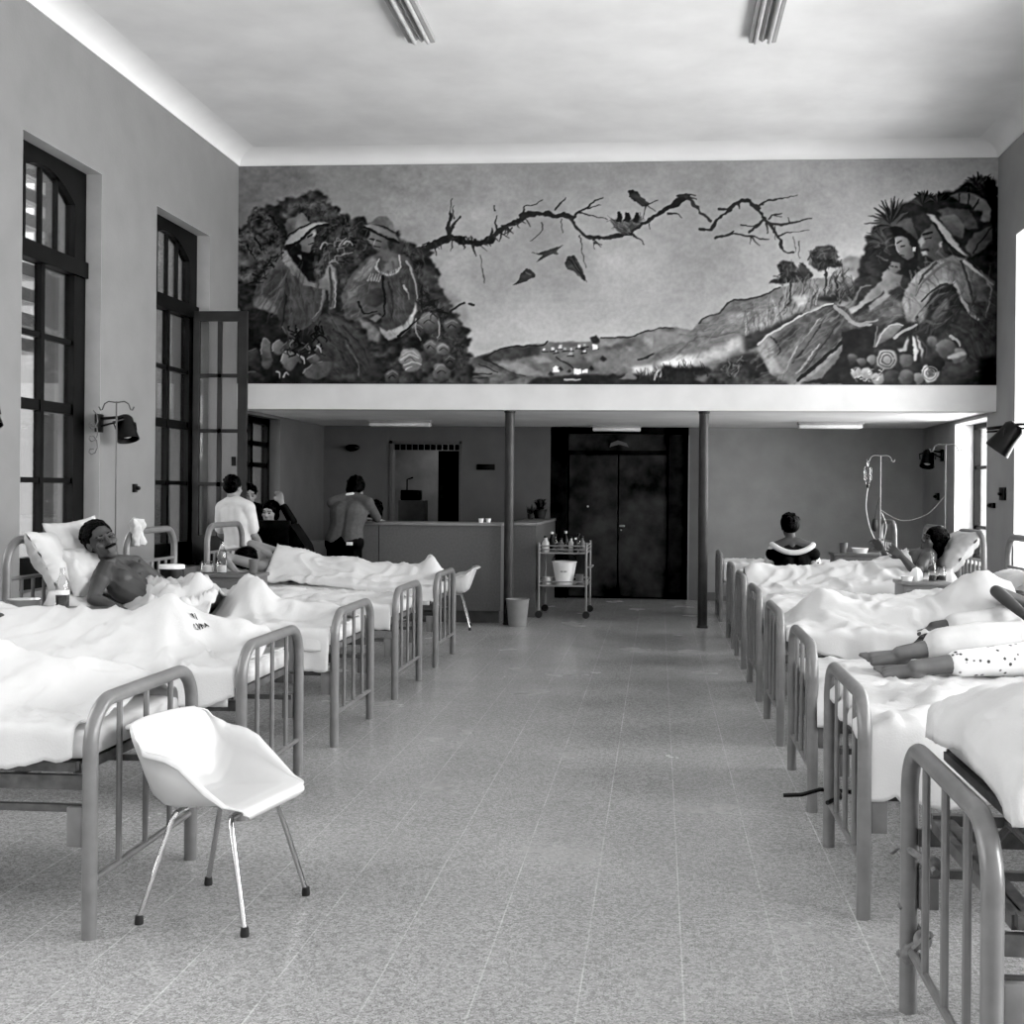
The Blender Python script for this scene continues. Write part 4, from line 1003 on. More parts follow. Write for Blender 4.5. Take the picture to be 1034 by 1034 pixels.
# right side
o1, h1 = drape('bed_sheet', 'white sheet over the raised feet on the nearest right bed', 'sheet', RBED[1], .09, 1.9,
      [(.26, -.25, .10, .28, .2, .09, .22), (.3, 0, .12, 1.6, 0, .2, .28)], [(.15, -.3, .35, .4, .015, .05), (.3, -.4, .7, .2, .02, .06)],
      near=.10, far=.10, foot=.13, base=legupb, seed=31, wr=.010, group=SH)
drape('bed_sheet', 'white sheet hanging down the near side of the second right bed', 'sheet', RBED[2], .05, 1.95,
      [(.4, -.1, .05, 1.4, 0, .12, .2)], [(.1, .35, .6, .1, .02, .05), (.2, .4, .5, -.3, .02, .05), (.35, .2, .9, .4, .025, .05)],
      near=lambda d: .25+.03*math.sin(d*7), far=.16, foot=.1, seed=35, wr=.012, group=SH)
drape('bed_sheet', 'white sheet under the barefoot patient in white trousers', 'sheet', RBED[3], .05, 1.95, [], [(.1, .3, .5, .1, .012, .04), (.15, .1, .3, -.3, .012, .04)], near=.20, far=.05, foot=.05, seed=38, wr=.010, lift=.0, base=lambda d: ZMT-.07, group=SH)
drape('bed_sheet', 'white sheet with a pointed corner drooping off the near side of the fourth right bed', 'sheet', RBED[4], .03, 1.50,
      [(.30, -.05, .20, .38, -.15, .20, .16), (.38, 0, .15, .9, 0, .13, .22), (.9, 0, .13, 1.3, 0, .29, .25), (1.3, 0, .27, 1.5, 0, .27, .25)], [(.3, .2, .6, .46, .03, .05), (.2, -.2, .12, .4, .02, .05), (.4, .1, 1.2, .25, .02, .04)],
      near=lambda d: max(.0, .24-max(0, .6-d)*.34-max(0, d-.6)*1.0), far=.2, seed=41, wr=.010, group=SH)
drape('bed_sheet', 'white sheet over the bent leg on the fifth right bed, glimpsed behind its neighbour', 'sheet', RBED[5], .03, 1.9,
      [(.2, 0, .04, .9, 0, .05, .2), (.9, 0, .03, 1.8, 0, .16, .2)], [(.3, .2, .9, -.2, .02, .05)], near=.2, far=.2, seed=44, wr=.012, group=SH)
drape('bed_sheet', 'white sheet over the legs of the dark-haired patient', 'sheet', RBED[6], .03, 1.50,
      [(.12, 0, .19, .9, 0, .17, .2), (.9, .0, .19, 1.5, .0, .22, .30)], [(.3, .3, 1.1, .1, .03, .04), (1.0, -.2, 1.3, .4, .04, .04), (.8, .3, 1.25, .44, .03, .04)], near=.2, far=.2, seed=47, wr=.014, base=raisedb, group=SH)
drape('bed_sheet', 'white sheet beneath the dark-haired patient on the raised mattress', 'sheet', RBED[6], .05, 1.8, [], [], near=.1, far=.1, seed=48, wr=.006, lift=.003, base=raisedb, group=SH)
drape('bed_sheet', 'smooth white sheet on the bed in front of the woman in black', 'sheet', RBED[7], .03, 1.9, [(.2, 0, .06, 1.6, 0, .10, .3)], [(.3, .2, .9, -.2, .02, .05), (.12, -.3, .3, .3, .03, .06)], near=.2, far=.2, seed=51, wr=.010, group=SH)
drape('bed_sheet', 'white sheet on the farthest right bed, beyond the column', 'sheet', RBED[8], .03, 1.9, [], [], near=.2, far=.2, seed=54, wr=.010, group=SH)

def pillow(label, c, w, l, t, rot, seed, droop=0):
    def fn(u, v, s):
        a, b = u*2-1, v*2-1
        k = max(0, (1-a**4)*(1-b**4))**.5
        ex = 1+.10*(abs(a*b))**2-.06*(1-abs(a))*abs(b)**3
        return V((a*l/2*ex, b*w/2*ex, s*t/2*k*(1+.3*fbm(a*2+seed, b*2, s))+.02*fbm(a*4+seed, b*4, 2+s)-droop*(a*a+b*b)*.5))
    m = MB(); m.grid(lambda u, v: fn(u, v, 1), 24, 24); m.grid(lambda u, v: fn(u, v, -1), 24, 24)
    bm = bmesh.new(); me = m.mesh('t'); bm.from_mesh(me); bmesh.ops.remove_doubles(bm, verts=bm.verts[:], dist=.002)
    m2 = MB(); bm.verts.index_update(); m2.add([v.co.copy() for v in bm.verts], [tuple(q.index for q in f.verts) for f in bm.faces]); bm.free()
    o = m2.build('pillow', M['sheet'], auto=False); o.location = c; o.rotation_euler = rot
    return tag(o, label, 'pillow', 'white pillows')
def E(x, y, z): return (math.radians(x), math.radians(y), math.radians(z))
pillow('plump white pillow leaning on the headboard behind the bare-chested man', (-3.83, 7.55, 1.06), .50, .44, .20, E(0, 62, 8), 1)
pillow('folded white pillow standing on end right behind the bare-chested head', (-3.73, 7.62, 1.13), .34, .42, .13, E(20, 68, -14), 2)
pillow('small white pillow wedged under the neck of the bare-chested man', (-3.63, 7.50, 1.02), .28, .34, .15, E(10, 50, -28), 3)
pillow('white pillow at the head of the second left bed, cut by the picture edge', (-3.55, 6.05, .80), .6, .42, .16, E(0, 14, 0), 4)
pillow('white pillow behind the dark-haired patient', (2.68, 11.27, 1.04), .62, .42, .16, E(0, -52, 4), 5)
pillow('white pillow under the patient with a bent arm on the fourth right bed', (2.58, 8.03, .80), .6, .42, .16, E(0, -16, 0), 6)
pillow('white pillow on the last left bed under the patient with raised arms', (-3.80, 11.02, .755), .6, .4, .13, E(0, 6, 0), 7)
pillow('white pillow tilted on the fifth right bed', (2.62, 9.6, .84), .6, .42, .17, E(0, -30, 0), 8)
pillow('white pillow under the barefoot patient in white trousers', (2.62, 6.47, .765), .6, .4, .13, E(0, -6, 0), 9)

# ink stamp on the raised sheet, and the letter on the hanging sheet
def text_mesh(s, size):
    cu = bpy.data.curves.new('t', 'FONT'); cu.body = s; cu.size = size; cu.resolution_u = 2; cu.offset = size*.025
    o = bpy.data.objects.new('t', cu); COL.objects.link(o)
    me = bpy.data.meshes.new_from_object(o.evaluated_get(bpy.context.evaluated_depsgraph_get()))
    bpy.data.objects.remove(o); bpy.data.curves.remove(cu)
    m = MB().add([v.co.copy() for v in me.vertices], [tuple(p.vertices) for p in me.polygons]); bpy.data.meshes.remove(me); return m
M['ink'] = mat('laundry_ink', .02, .9)
st = MB()
for s, dx, dy in (('LVRA', 0, 0), ('IN', .01, .042)):
    q = text_mesh(s, .034); st.add([p+V((dx, dy, 0)) for p in q.v], q.f)
ca, sa = math.cos(1.0), math.sin(1.0)
def on_sheet(p):
    a, c = p.x*ca-p.y*sa, p.x*sa+p.y*ca          # along the bed toward the foot, away from the viewer
    d, n = .36-a, .10-c
    return LBED['B'].P(d, n, hB(d, n)+.012+.016)
st.v = [on_sheet(p) for p in st.v]
st.v = [p-LBED['B'].P(1.0, 0, .72) for p in st.v]
st.build('ink_stamp', M['ink'], oB, smooth=False)
q = text_mesh('U', .07); q.v = [V((1.06+p.x, 4.405, .455+p.y)) for p in q.v]
o = [x for x in bpy.data.objects if x.get('label', '').startswith('white sheet hanging down the near side')][0]
q.v = [p-o.location for p in q.v]; q.build('ink_letter', M['ink'], o, smooth=False)

# straps tied to the two nearest right beds
def strap_thing(label, paths, knots=(), w=.012, m='strap', org=(0, 0, 0)):
    b = MB()
    for p in paths: b.tube(p, w, 6)
    for k in knots: b.ell(k, .028, .024, .03)
    o = b.build('strap', M[m], origin=org); return tag(o, label, 'strap', 'straps on the right beds')
strap_thing('black strap sticking out sideways from the second right bed end', [[(.56, 5.43, .22), (.64, 5.43, .225), (.72, 5.43, .25), (.80, 5.44, .245), (.90, 5.40, .245)], [(.79, 5.40, .26), (.79, 5.30, .25), (.72, 5.2, .25)]], [], .010, 'black', (.7, 5.43, .24))
strap_thing('pale cloth strap knotted low round the far post of the nearest right bed', [[(.735, 3.72, .32), (.77, 3.75, .27), (.80, 3.70, .235), (.75, 3.68, .20), (.735, 3.73, .17), (.78, 3.76, .17), (.79, 3.7, .17)], [(.76, 3.69, .19), (.80, 3.62, .27)]], [(.755, 3.69, .185), (.79, 3.67, .235)], .012, 'strap', (.76, 3.7, .2))
strap_thing('cloth band tied halfway up the far post of the nearest right bed', [[(.72, 3.79, .46), (.735, 3.75, .49), (.76, 3.695, .49), (.80, 3.62, .475), (.8, 3.55, .47)]], [(.80, 3.60, .475)], .011, 'strap', (.76, 3.7, .48))
strap_thing('short buckled band between bar and near post of the nearest right bed', [[(.75, 3.06, .235), (.76, 2.94, .24), (.775, 2.82, .245)], [(.755, 3.05, .23), (.765, 3.15, .12), (.765, 3.24, .06)]], [], .013, 'strap', (.76, 2.95, .24))

# ---------------------------------------------------------------- moulded plastic armchairs
def make_chair():
    t = thing('plastic_armchair', 'chair', 'chair')
    cp = [(.180, .392), (.194, .408), (.182, .428), (.13, .432), (.05, .424), (-.03, .416), (-.11, .410), (-.17, .416), (-.210, .445), (-.235, .50), (-.258, .57), (-.282, .64), (-.300, .685), (-.318, .698), (-.332, .686)]
    hw = [.175, .205, .226, .238, .246, .252, .256, .258, .258, .257, .255, .251, .240, .215, .185]
    ed = [.390, .407, .430, .450, .520, .590, .615, .622, .626, .632, .642, .660, .684, .694, .684]
    def lerp(a, u): u = u*(len(a)-1); i = min(int(u), len(a)-2); k = u-i; k = k*k*(3-2*k)*.5+k*.5; return a[i]+(a[i+1]-a[i])*k
    cx, cz = [p[0] for p in cp], [p[1] for p in cp]
    def fn(u, v):
        t_ = v*2-1; a = abs(t_); s = 1 if t_ > 0 else -1
        x, z, w, e = lerp(cx, u), lerp(cz, u), lerp(hw, u), lerp(ed, u)
        f = max(0, (a-.52)/.44); f = min(f, 1)**2.2
        lip = max(0, (a-.92)/.08)*min(1, max(0, (u-.12)/.15), max(0, (.78-u)/.15))
        z2 = z+(e-z)*f-.022*lip*lip; w2 = w*min(1, a/.86)**.92+lip*.03
        wrap = .06*a*a if .5 < u < .95 else .06*a*a*max(0, min(1, (u-.35)/.15, (1.05-u)/.1))
        return V((x+wrap, s*w2, z2))
    sh = MB().grid(fn, 60, 48).build('seat_shell', M['plastic'], t, auto=False)
    so = sh.modifiers.new('thickness', 'SOLIDIFY'); so.thickness = .006; so.offset = -1
    fr = MB()
    for x in (.10, -.12): fr.tube([(x, -.15, .385), (x, -.09, .388), (x, .09, .388), (x, .15, .385)], .011, 10)
    fr.box(-.12, .10, -.02, .02, .378, .39)
    fr.build('under_frame', M['chrome'], t)
    for x, fx in ((.10, .20), (-.12, -.22)):
        for s in (-1, 1):
            l = MB().tube([(x, s*.148, .386), (x+(fx-x)*.08, s*.166, .365), (fx, s*.225, .02)], .010, 10).build('leg', M['chrome'], t)
            MB().lathe([(.0, 0), (.015, 0), (.016, .008), (.0135, .032), (.0, .034)], (fx, s*.225, 0), 12).build('foot_cap', M['rubber'], l)
    return t
ch = make_chair(); ch.location = (-1.57, 4.385, 0); ch.rotation_euler = (0, 0, math.radians(-11))
ch['label'] = 'white moulded plastic armchair on chrome legs, nearest the camera'; ch['group'] = 'white plastic armchairs'
dup(ch, (-2.33, 13.62, 0), math.radians(188), 'white moulded plastic armchair far off in front of the counter', 'white plastic armchairs')

# ---------------------------------------------------------------- bedside cabinets and what stands on them
def cabinet(label, x, y, w, d, h, m, rz=0):
    t = thing('bedside_cabinet', label, 'cabinet', (x, y, 0), rz, 'bedside cabinets')
    MB().bevbox(-w/2, w/2, -d/2, d/2, .14, h-.03, .006).build('cabinet_body', M[m], t)
    MB().bevbox(-w/2-.015, w/2+.015, -d/2-.015, d/2+.015, h-.03, h, .006).build('cabinet_top', M[m], t)
    dr = MB().bevbox(-w/2+.03, w/2-.03, -d/2-.012, -d/2+.004, .18, h-.22, .004).build('door', M[m], t)
    MB().cap((w/2-.07, -d/2-.02, h*.55), (w/2-.07, -d/2-.02, h*.62), .007).build('door_handle', M['alu'], dr)
    dw = MB().bevbox(-w/2+.03, w/2-.03, -d/2-.012, -d/2+.004, h-.19, h-.06, .004).build('drawer', M[m], t)
    MB().cap((-.04, -d/2-.02, h-.12), (.04, -d/2-.02, h-.12), .007).build('drawer_handle', M['alu'], dw)
    for sx in (-1, 1):
        for sy in (-1, 1): MB().tube([(sx*(w/2-.025), sy*(d/2-.025), 0), (sx*(w/2-.025), sy*(d/2-.025), .15)], .013, 8).build('leg', M[m], t)
    return t
cabinet('dark bedside cabinet with bowl and bottle, left of the bare-chested man', -3.50, 6.87, .54, .36, .84, 'cabt')
cabinet('bedside cabinet with jars behind the bare-chested man, before the empty headboard', -3.66, 10.19, .55, .36, .83, 'cab')
cabinet('dark bedside cabinet under the canister beyond the bare-chested man', -3.48, 8.52, .46, .36, .85, 'cabt')
cabinet('light grey bedside cabinet with bottle and jars by the dark-haired patient', 2.21, 10.42, .38, .36, .83, 'cabl')
cabinet('light grey bedside cabinet with a bowl, near the rear wall on the right', 2.34, 14.55, .58, .4, .86, 'cab')
def lathe_thing(name, label, cat, x, y, z, parts, group=None, n=20, sc=1):
    t = thing(name, label, cat, (x, y, z), 0, group)
    for pn, prof, m in parts: MB().lathe([(r*sc, zz*sc) for r, zz in prof], (0, 0, 0), n).build(pn, M[m], t)
    return t
def bowl(label, x, y, z, r=.085, h=.055, m='alu'):
    o = MB().lathe([(.001, .004), (r*.72, .002), (r*.74, .0), (r*.78, .008), (r*.92, h*.8), (r, h), (r*.97, h), (r*.89, h*.78), (r*.72, .010), (.001, .009)]).build('bowl', M[m]); o.location = (x, y, z); return tag(o, label, 'bowl')
bowl('shiny metal bowl on the dark cabinet beside the bare-chested man', -3.66, 6.80, .842, .095, .06)
BOT = [('bottle_glass', [(0, .002), (.034, .002), (.038, .01), (.038, .135), (.034, .165), (.018, .20), (.014, .215), (.014, .245), (.0, .246)], 'bglass'),
       ('liquid', [(0, .006), (.034, .006), (.035, .01), (.035, .088), (0, .088)], 'liquid')]
lathe_thing('bottle', 'clear bottle half full of dark liquid on the dark cabinet', 'bottle', -3.42, 6.78, .842, BOT+[('label_band', [(.0386, .092), (.039, .093), (.039, .115), (.0386, .116)], 'paper')])
lathe_thing('canister', 'dark canister with a white lid beyond the bare-chested man', 'canister', -3.46, 8.46, .852, [('canister_body', [(0, 0), (.082, 0), (.084, .01), (.084, .125), (0, .125)], 'black'), ('lid', [(.087, .125), (.09, .128), (.09, .150), (.08, .155), (0, .155)], 'paper')])
lathe_thing('tumbler', 'grey drinking glass in front of the dark head on the last left bed', 'glass', -3.42, 10.10, .832, [('tumbler_glass', [(0, .003), (.030, .003), (.033, .01), (.04, .125), (.037, .125), (.030, .015), (0, .012)], 'cab')])
lathe_thing('jar', 'clear jar of white cotton behind the bare-chested man, left of the bottle', 'jar', -3.84, 10.15, .832, [('jar_glass', [(0, .003), (.05, .003), (.054, .01), (.054, .09), (.045, .10), (0, .10)], 'bglass'), ('cotton', [(0, .01), (.047, .01), (.048, .06), (0, .07)], 'paper')])
lathe_thing('bottle', 'tall clear bottle beside the cotton jar behind the bare-chested man', 'bottle', -3.71, 10.14, .832, [BOT[0], ('white_fluid', [(0, .006), (.034, .006), (.035, .01), (.035, .06), (0, .06)], 'paper')], sc=1.1)
lathe_thing('bottle', 'soft drink bottle with dark dregs on the light cabinet by the dark-haired patient', 'bottle', 2.28, 10.36, .832, [(BOT[0][0], [(0, .002), (.030, .002), (.033, .01), (.030, .06), (.034, .11), (.028, .15), (.014, .20), (.012, .235), (.014, .245), (0, .246)], 'bglass'), ('liquid', [(0, .006), (.028, .006), (.029, .01), (.028, .05), (0, .05)], 'liquid')])
lathe_thing('jar', 'squat clear jar beside the soft drink bottle', 'jar', 2.36, 10.40, .832, [('jar_glass', [(0, .003), (.04, .003), (.043, .01), (.043, .09), (.034, .105), (.034, .12), (0, .12)], 'bglass'), ('liquid', [(0, .008), (.037, .008), (.038, .012), (.038, .045), (0, .045)], 'liquid')])
lathe_thing('carton', 'white paper carton with peaked top on the light cabinet', 'carton', 2.16, 10.40, .832, [('carton_body', [(0, 0), (.052, 0), (.052, .065), (.03, .10), (.0, .115)], 'paper')], n=4)
bowl('white bowl at the left end of the light cabinet', 2.075, 10.36, .832, .055, .04, 'paper')
bowl('white bowl on the cabinet near the rear wall', 2.36, 14.5, .862, .10, .06, 'paper')
lathe_thing('tumbler', 'dark beaker on the cabinet near the rear wall', 'glass', 2.17, 14.5, .862, [('tumbler_body', [(0, 0), (.042, 0), (.048, .12), (.044, .12), (.04, .01), (0, .01)], 'cab')])

# ---------------------------------------------------------------- drip stands
def drip_stand(label, x, y, h, rz=0, hooks=True, m='bedm'):
    t = thing('drip_stand', label, 'drip stand', (x, y, 0), rz, 'drip stands')
    for k in range(4):
        a = PI/4+k*PI/2; MB().tube([(0, 0, .16), (.1*math.cos(a), .1*math.sin(a), .12), (.26*math.cos(a), .26*math.sin(a), .012)], .011, 8).build('leg', M[m], t)
    MB().tube([(0, 0, .12), (0, 0, h)], .007, 8).build('pole', M[m], t)
    for s in (-1, 1):
        MB().tube([(0, 0, h-.01), (s*.07, 0, h), (s*.105, 0, h-.02), (s*.125, 0, h-.07), (s*.14, 0, h-.075), (s*.155, 0, h-.045)], .006, 6).build('hook', M[m], t)
    return t
drip_stand('thin drip stand with two hooks in front of the left wall lamp', -4.63, 10.1, 2.29, m='cabt')
drip_stand('pale drip stand with two hooks in front of the right rear lamp', 2.80, 12.18, 2.05, m='cabl')
drip_stand('drip stand near the rear wall holding bottle and tubing', 2.42, 13.55, 1.98, m='cabl')
def drip_bottle(label, x, y, z, m='bglass'):
    t = thing('drip_bottle', label, 'drip bottle', (x, y, z), 0, 'drip bottles')
    MB().lathe([(0, .0), (.02, 0), (.022, .03), (.04, .05), (.042, .18), (.03, .2), (0, .2)]).build('bottle_glass', M[m], t)
    MB().tube([(0, 0, .2), (.012, 0, .24), (0, 0, .255), (-.012, 0, .24), (0, 0, .2)], .003, 6).build('hanger', M['alu'], t)
    MB().lathe([(0, -.03), (.014, -.03), (.016, 0), (0, 0)]).build('stopper', M['rubber'], t)
    return t
drip_bottle('upside-down drip bottle hung on the stand near the rear wall', 2.285, 13.55, 1.655, 'bglass')
def tubing(label, pts, r=.004, m='tube'):
    P = [V(p) for p in pts]; out = []
    for i in range(len(P)-1):
        a, b, c, d = P[max(i-1, 0)], P[i], P[i+1], P[min(i+2, len(P)-1)]
        for k in range(6):
            t = k/6; out.append(.5*((2*b)+(c-a)*t+(2*a-5*b+4*c-d)*t*t+(3*b-a-3*c+d)*t**3))
    out.append(P[-1]); o = MB().tube(out, r, 6).build('drip_tube', M[m], origin=P[0]); return tag(o, label, 'tube', 'drip tubes')
tubing('drip tube looping from the hung bottle down to the bed', [(2.285, 13.55, 1.62), (2.26, 13.5, 1.4), (2.30, 13.4, 1.15), (2.40, 13.4, 1.0), (2.46, 13.4, 1.2), (2.43, 13.5, 1.35)])
tubing('long thin drip tube strung across toward the dark-haired patient', [(2.42, 13.5, 1.38), (2.55, 13.0, 1.28), (2.70, 12.5, 1.36), (2.80, 12.18, 1.55)], .003)
t = thing('pressure_bulb', 'dark rubber pump hanging on the drip stand near the rear wall', 'pump', (2.36, 13.53, 1.22))
MB().ell((0, 0, 0), .035, .035, .075).build('bulb', M['rubber'], t); MB().tube([(0, 0, .07), (.02, 0, .2), (.055, .02, .3)], .004, 6).build('hose', M['rubber'], t)
t = thing('white_towel', 'white cloth bundle hung on the headboard behind the bare-chested man', 'towel', (-3.95, 9.0, 1.26))
def twl(u, v): return V((.04*fbm(u*4, v*3, 2)+.03*math.sin(v*9), -.075+.15*v+.01*fbm(u*5, v*5), .2*(1-u)-.14-.05*(v-.5)**2))
o = MB().grid(twl, 24, 20).build('cloth', M['shirtw'], t, auto=False); o.modifiers.new('thickness', 'SOLIDIFY').thickness = .025

# ---------------------------------------------------------------- lamps
def wall_lamp(label, x, y, z, side, aim, arm=.35, big=1):
    """spot lamp on a jointed bracket fixed to the wall"""
    t = thing('wall_lamp', label, 'lamp', (x, y, z), 0, 'swivel wall lamps'); s = side
    MB().bevbox(min(0, s*.03), max(0, s*.03), -.06, .06, -.08, .08, .006).build('wall_plate', M['black'], t)
    a = MB(); a.tube([(s*.02, 0, .04), (s*arm, aim[0], .06)], .013, 8); a.tube([(s*.02, 0, -.03), (s*arm, aim[0], .03)], .009, 8); a.build('arm', M['black'], t)
    y0 = V((s*arm, aim[0], .04))
    hd = y0+V(aim[1:4])
    f = V(aim[4:7]).normalized()
    mx = Matrix.Translation(hd) @ f.to_track_quat('Z', 'Y').to_matrix().to_4x4()
    h = MB().lathe([(r_*big, z_*big) for r_, z_ in ((0, -.13), (.05, -.13), (.075, -.10), (.08, .0), (.095, .09), (.098, .10), (.09, .10), (.075, .0), (0, -.02))], (0, 0, 0), 20).xf(mx).build('lamp_head', M['black'], t)
    MB().ell((0, 0, .03), .055, .055, .05).xf(mx).build('bulb', M['lampc'], h)
    y2 = MB(); u = (mx.to_3x3() @ V((1, 0, 0)))
    y2.tube([y0, y0+u*.11+(hd-y0)*.3, hd+u*.10], .008, 6); y2.tube([y0, y0-u*.11+(hd-y0)*.3, hd-u*.10], .008, 6); y2.build('yoke', M['black'], t)
    return t
wall_lamp('black wall lamp with wire bracket on the left wall, behind the thin drip stand', -4.94, 10.40, 2.12, 1, (.08, .0, .06, -.09, .3, -.2, -1), .20)
dup([o for o in bpy.data.objects if o.get('label', '').startswith('black wall lamp with wire bracket')][0], (XL, 8.13, 2.12), 0, 'black wall lamp cut off by the left picture edge, before the nearest window', 'swivel wall lamps')
wall_lamp('big black spot lamp on a bracket at the right edge, pointing down', 3.76, 11.25, 2.16, -1, (.45, -.02, .0, -.12, -.55, .25, -.8), .50, 1.3)
t_ = [o for o in bpy.data.objects if o.get('label', '').startswith('big black spot lamp')][0]; MB().tube([(-.50, .45, .04), (-.68, .5, .02)], .016, 8).build('bracket', M['black'], t_); MB().tube([(-.52, .45, .0), (-.68, .5, -.01)], .010, 8).build('bracket', M['black'], t_)
wall_lamp('black wall lamp behind the pale drip stand on the right', 3.76, 16.5, 2.08, -1, (-.1, .0, .0, -.10, -.2, -.4, -1), .22)
t = thing('wall_lamp', 'small black lamp on the rear wall left of the hatch', 'lamp', (-4.52, YB, 2.17), 0, 'swivel wall lamps')
MB().bevbox(-.04, .04, -.02, 0, -.05, .05, .004).build('wall_plate', M['black'], t); MB().tube([(0, -.02, 0), (.02, -.12, .02), (.10, -.16, 0)], .012, 8).build('arm', M['black'], t); MB().ell((.06, -.2, 0), .11, .06, .05).build('lamp_head', M['black'], t)
t = [o for o in bpy.data.objects if o.get('label', '').startswith('black wall lamp with wire bracket')][0]
MB().tube([(.06, .08*math.sin(i*.9)-.20, .05-.016*i+.05*math.cos(i*.9)) for i in range(22)], .005, 6).build('wire_coil', M['cab'], t)
def batten(label, x, y, z, l, along, w=.25, tubes=True, group='ceiling lamps'):
    t = thing('ceiling_lamp', label, 'lamp', (x, y, z), 0 if along == 'y' else PI/2, group)
    if tubes:
        MB().prism([(-w/2, 0), (-w/2, -.05), (-w/2+.03, -.055), (-.03, -.02), (0, -.05), (.03, -.02), (w/2-.03, -.055), (w/2, -.05), (w/2, 0)], 'y', -l/2, l/2).build('fitting', M['lampm'], t, smooth=False)
        for s in (-1, 1): MB().cap((s*w/4, -l/2+.02, -.055), (s*w/4, l/2-.02, -.055), .019).build('lamp_tube', M['tubelamp'], t)
    else:
        MB().bevbox(-w/2, w/2, -l/2, l/2, -.03, 0, .005).build('fitting', M['lampm'], t)
        MB().bevbox(-w/2+.01, w/2-.01, -l/2+.01, l/2-.01, -.085, -.03, .02).build('diffuser', M['lampc'], t)
    return t
batten('left twin-tube lamp at the top edge of the high ceiling', -2.08, 9.80, ZC, 1.25, 'y', .235)
batten('right twin-tube lamp at the top edge of the high ceiling', .855, 9.95, ZC, 1.25, 'y', .235)
batten('white boxed lamp under the low ceiling above the counter', -3.50, 16.3, ZB, .85, 'x', .18, False)
batten('white boxed lamp under the low ceiling above the dark door', -.60, 17.3, ZB, .70, 'x', .18, False)
batten('white boxed lamp under the low ceiling at the right', 2.25, 16.3, ZB, .85, 'x', .18, False)

# ---------------------------------------------------------------- counter, hatch, sign
t = thing('nurses_counter', 'long grey counter in front of the hatch, bare along its front', 'counter', (-2.69, 14.45, 0))
MB().box(-.60, .85, -.25, .25, .14, 1.14).build('front_panel', M['counter'], t, smooth=False)
MB().box(-.85, -.61, -.25, .25, .14, 1.14).build('end_panel', M['counter'], t, smooth=False)
MB().box(-.83, .83, -.20, .22, 0, .14).build('plinth', M['cabt'], t, smooth=False)
MB().bevbox(-.87, .86, -.27, .30, 1.14, 1.175, .006).build('counter_top', M['countt'], t)
MB().box(.835, .853, -.256, -.25, .0, .14).build('corner_strip', M['countt'], t, smooth=False)
t = thing('side_counter', 'grey counter return running back to the dark door', 'counter', (-1.69, 16.4, 0))
MB().box(-.17, .19, -1.45, 1.3, .0, 1.13).build('front_panel', M['counter'], t, smooth=False)
MB().bevbox(-.18, .20, -1.47, 1.3, 1.13, 1.165, .006).build('counter_top', M['countt'], t)
# hatch
b = MB(); b.box(-3.95, -3.91, YB-.02, YB+.18, 1.06, 2.28); b.box(-2.92, -2.88, YB-.02, YB+.18, 1.06, 2.28); b.box(-3.95, -2.88, YB-.02, YB+.18, 2.24, 2.28); b.box(-3.95, -2.88, YB-.03, YB+.18, 1.05, 1.08)
hf = struct(b.build('trim_6', M['counter'], smooth=False))
MB().box(-3.24, -2.92, YB+.06, YB+.10, 1.08, 2.14).build('sliding_panel', M['doorf'], hf, smooth=False)
b = MB()
for i in range(11): b.box(-3.90+i*.09, -3.83+i*.09, YB+.08, YB+.12, 2.15, 2.23)
b.build('louvre', M['doorf'], hf, smooth=False)
o = MB().bevbox(-2.66, -2.39, YB-.02, YB, 1.86, 1.945, .004).build('sign', M['black']); tag(o, 'small dark nameplate on the rear wall right of the hatch', 'sign')
t = thing('apparatus_stand', 'small dark apparatus standing inside the hatch', 'apparatus', (-3.78, 18.6, 0))
MB().box(-.2, .2, -.15, .15, 0, 1.40).build('cabinet_body', M['cab'], t, smooth=False); MB().bevbox(-.18, .12, -.12, .12, 1.40, 1.56, .02).build('apparatus', M['black'], t); MB().tube([(-.1, 0, 1.5), (-.1, 0, 1.72), (.0, -.05, 1.75)], .012, 6).build('arm', M['black'], t)
# plant in a pot
t = thing('potted_plant', 'small dark potted plant on the counter end by the door', 'plant', (-1.69, 17.35, 1.165), 0)
MB().lathe([(0, 0), (.07, 0), (.10, .12), (.104, .13), (.09, .13), (.08, .1), (0, .1)]).build('pot', M['pot'], t)
lb = MB(); random.seed(3)
for i in range(26):
    a = random.random()*6.3; r = .06+random.random()*.12; h = .14+random.random()*.16
    c = V((math.cos(a)*r, math.sin(a)*r, h)); mid = V((math.cos(a)*r*.5, math.sin(a)*r*.5, h*.8+.04))
    w = V((-math.sin(a), math.cos(a), 0))*.03
    lb.add([V((0, 0, .09)), mid+w, c, mid-w], [(0, 1, 2, 3)])
lb.build('foliage', M['leaf'], t, smooth=False)
t = thing('potted_plant', 'tiny dark sprig in a pot left of the bigger plant on the counter end', 'plant', (-1.80, 17.1, 1.165))
MB().lathe([(0, 0), (.035, 0), (.045, .07), (0, .07)]).build('pot', M['pot'], t)
lb = MB()
for i in range(10):
    a = i*.63; c = V((math.cos(a)*.07, math.sin(a)*.07, .15+.03*(i % 3))); w = V((-math.sin(a), math.cos(a), 0))*.02
    lb.add([V((0, 0, .06)), c*.6+w, c, c*.6-w], [(0, 1, 2, 3)])
lb.build('foliage', M['leaf'], t, smooth=False)
for i, (x, y, nm) in enumerate(((-2.10, 14.35, 'left'), (-2.02, 14.4, 'right'))):
    lathe_thing('cup', 'small white cup on the counter, the %s of the pair' % nm, 'cup', x, y, 1.175, [('cup_body', [(0, 0), (.024, 0), (.032, .05), (.028, .05), (.02, .008), (0, .006)], 'paper')])
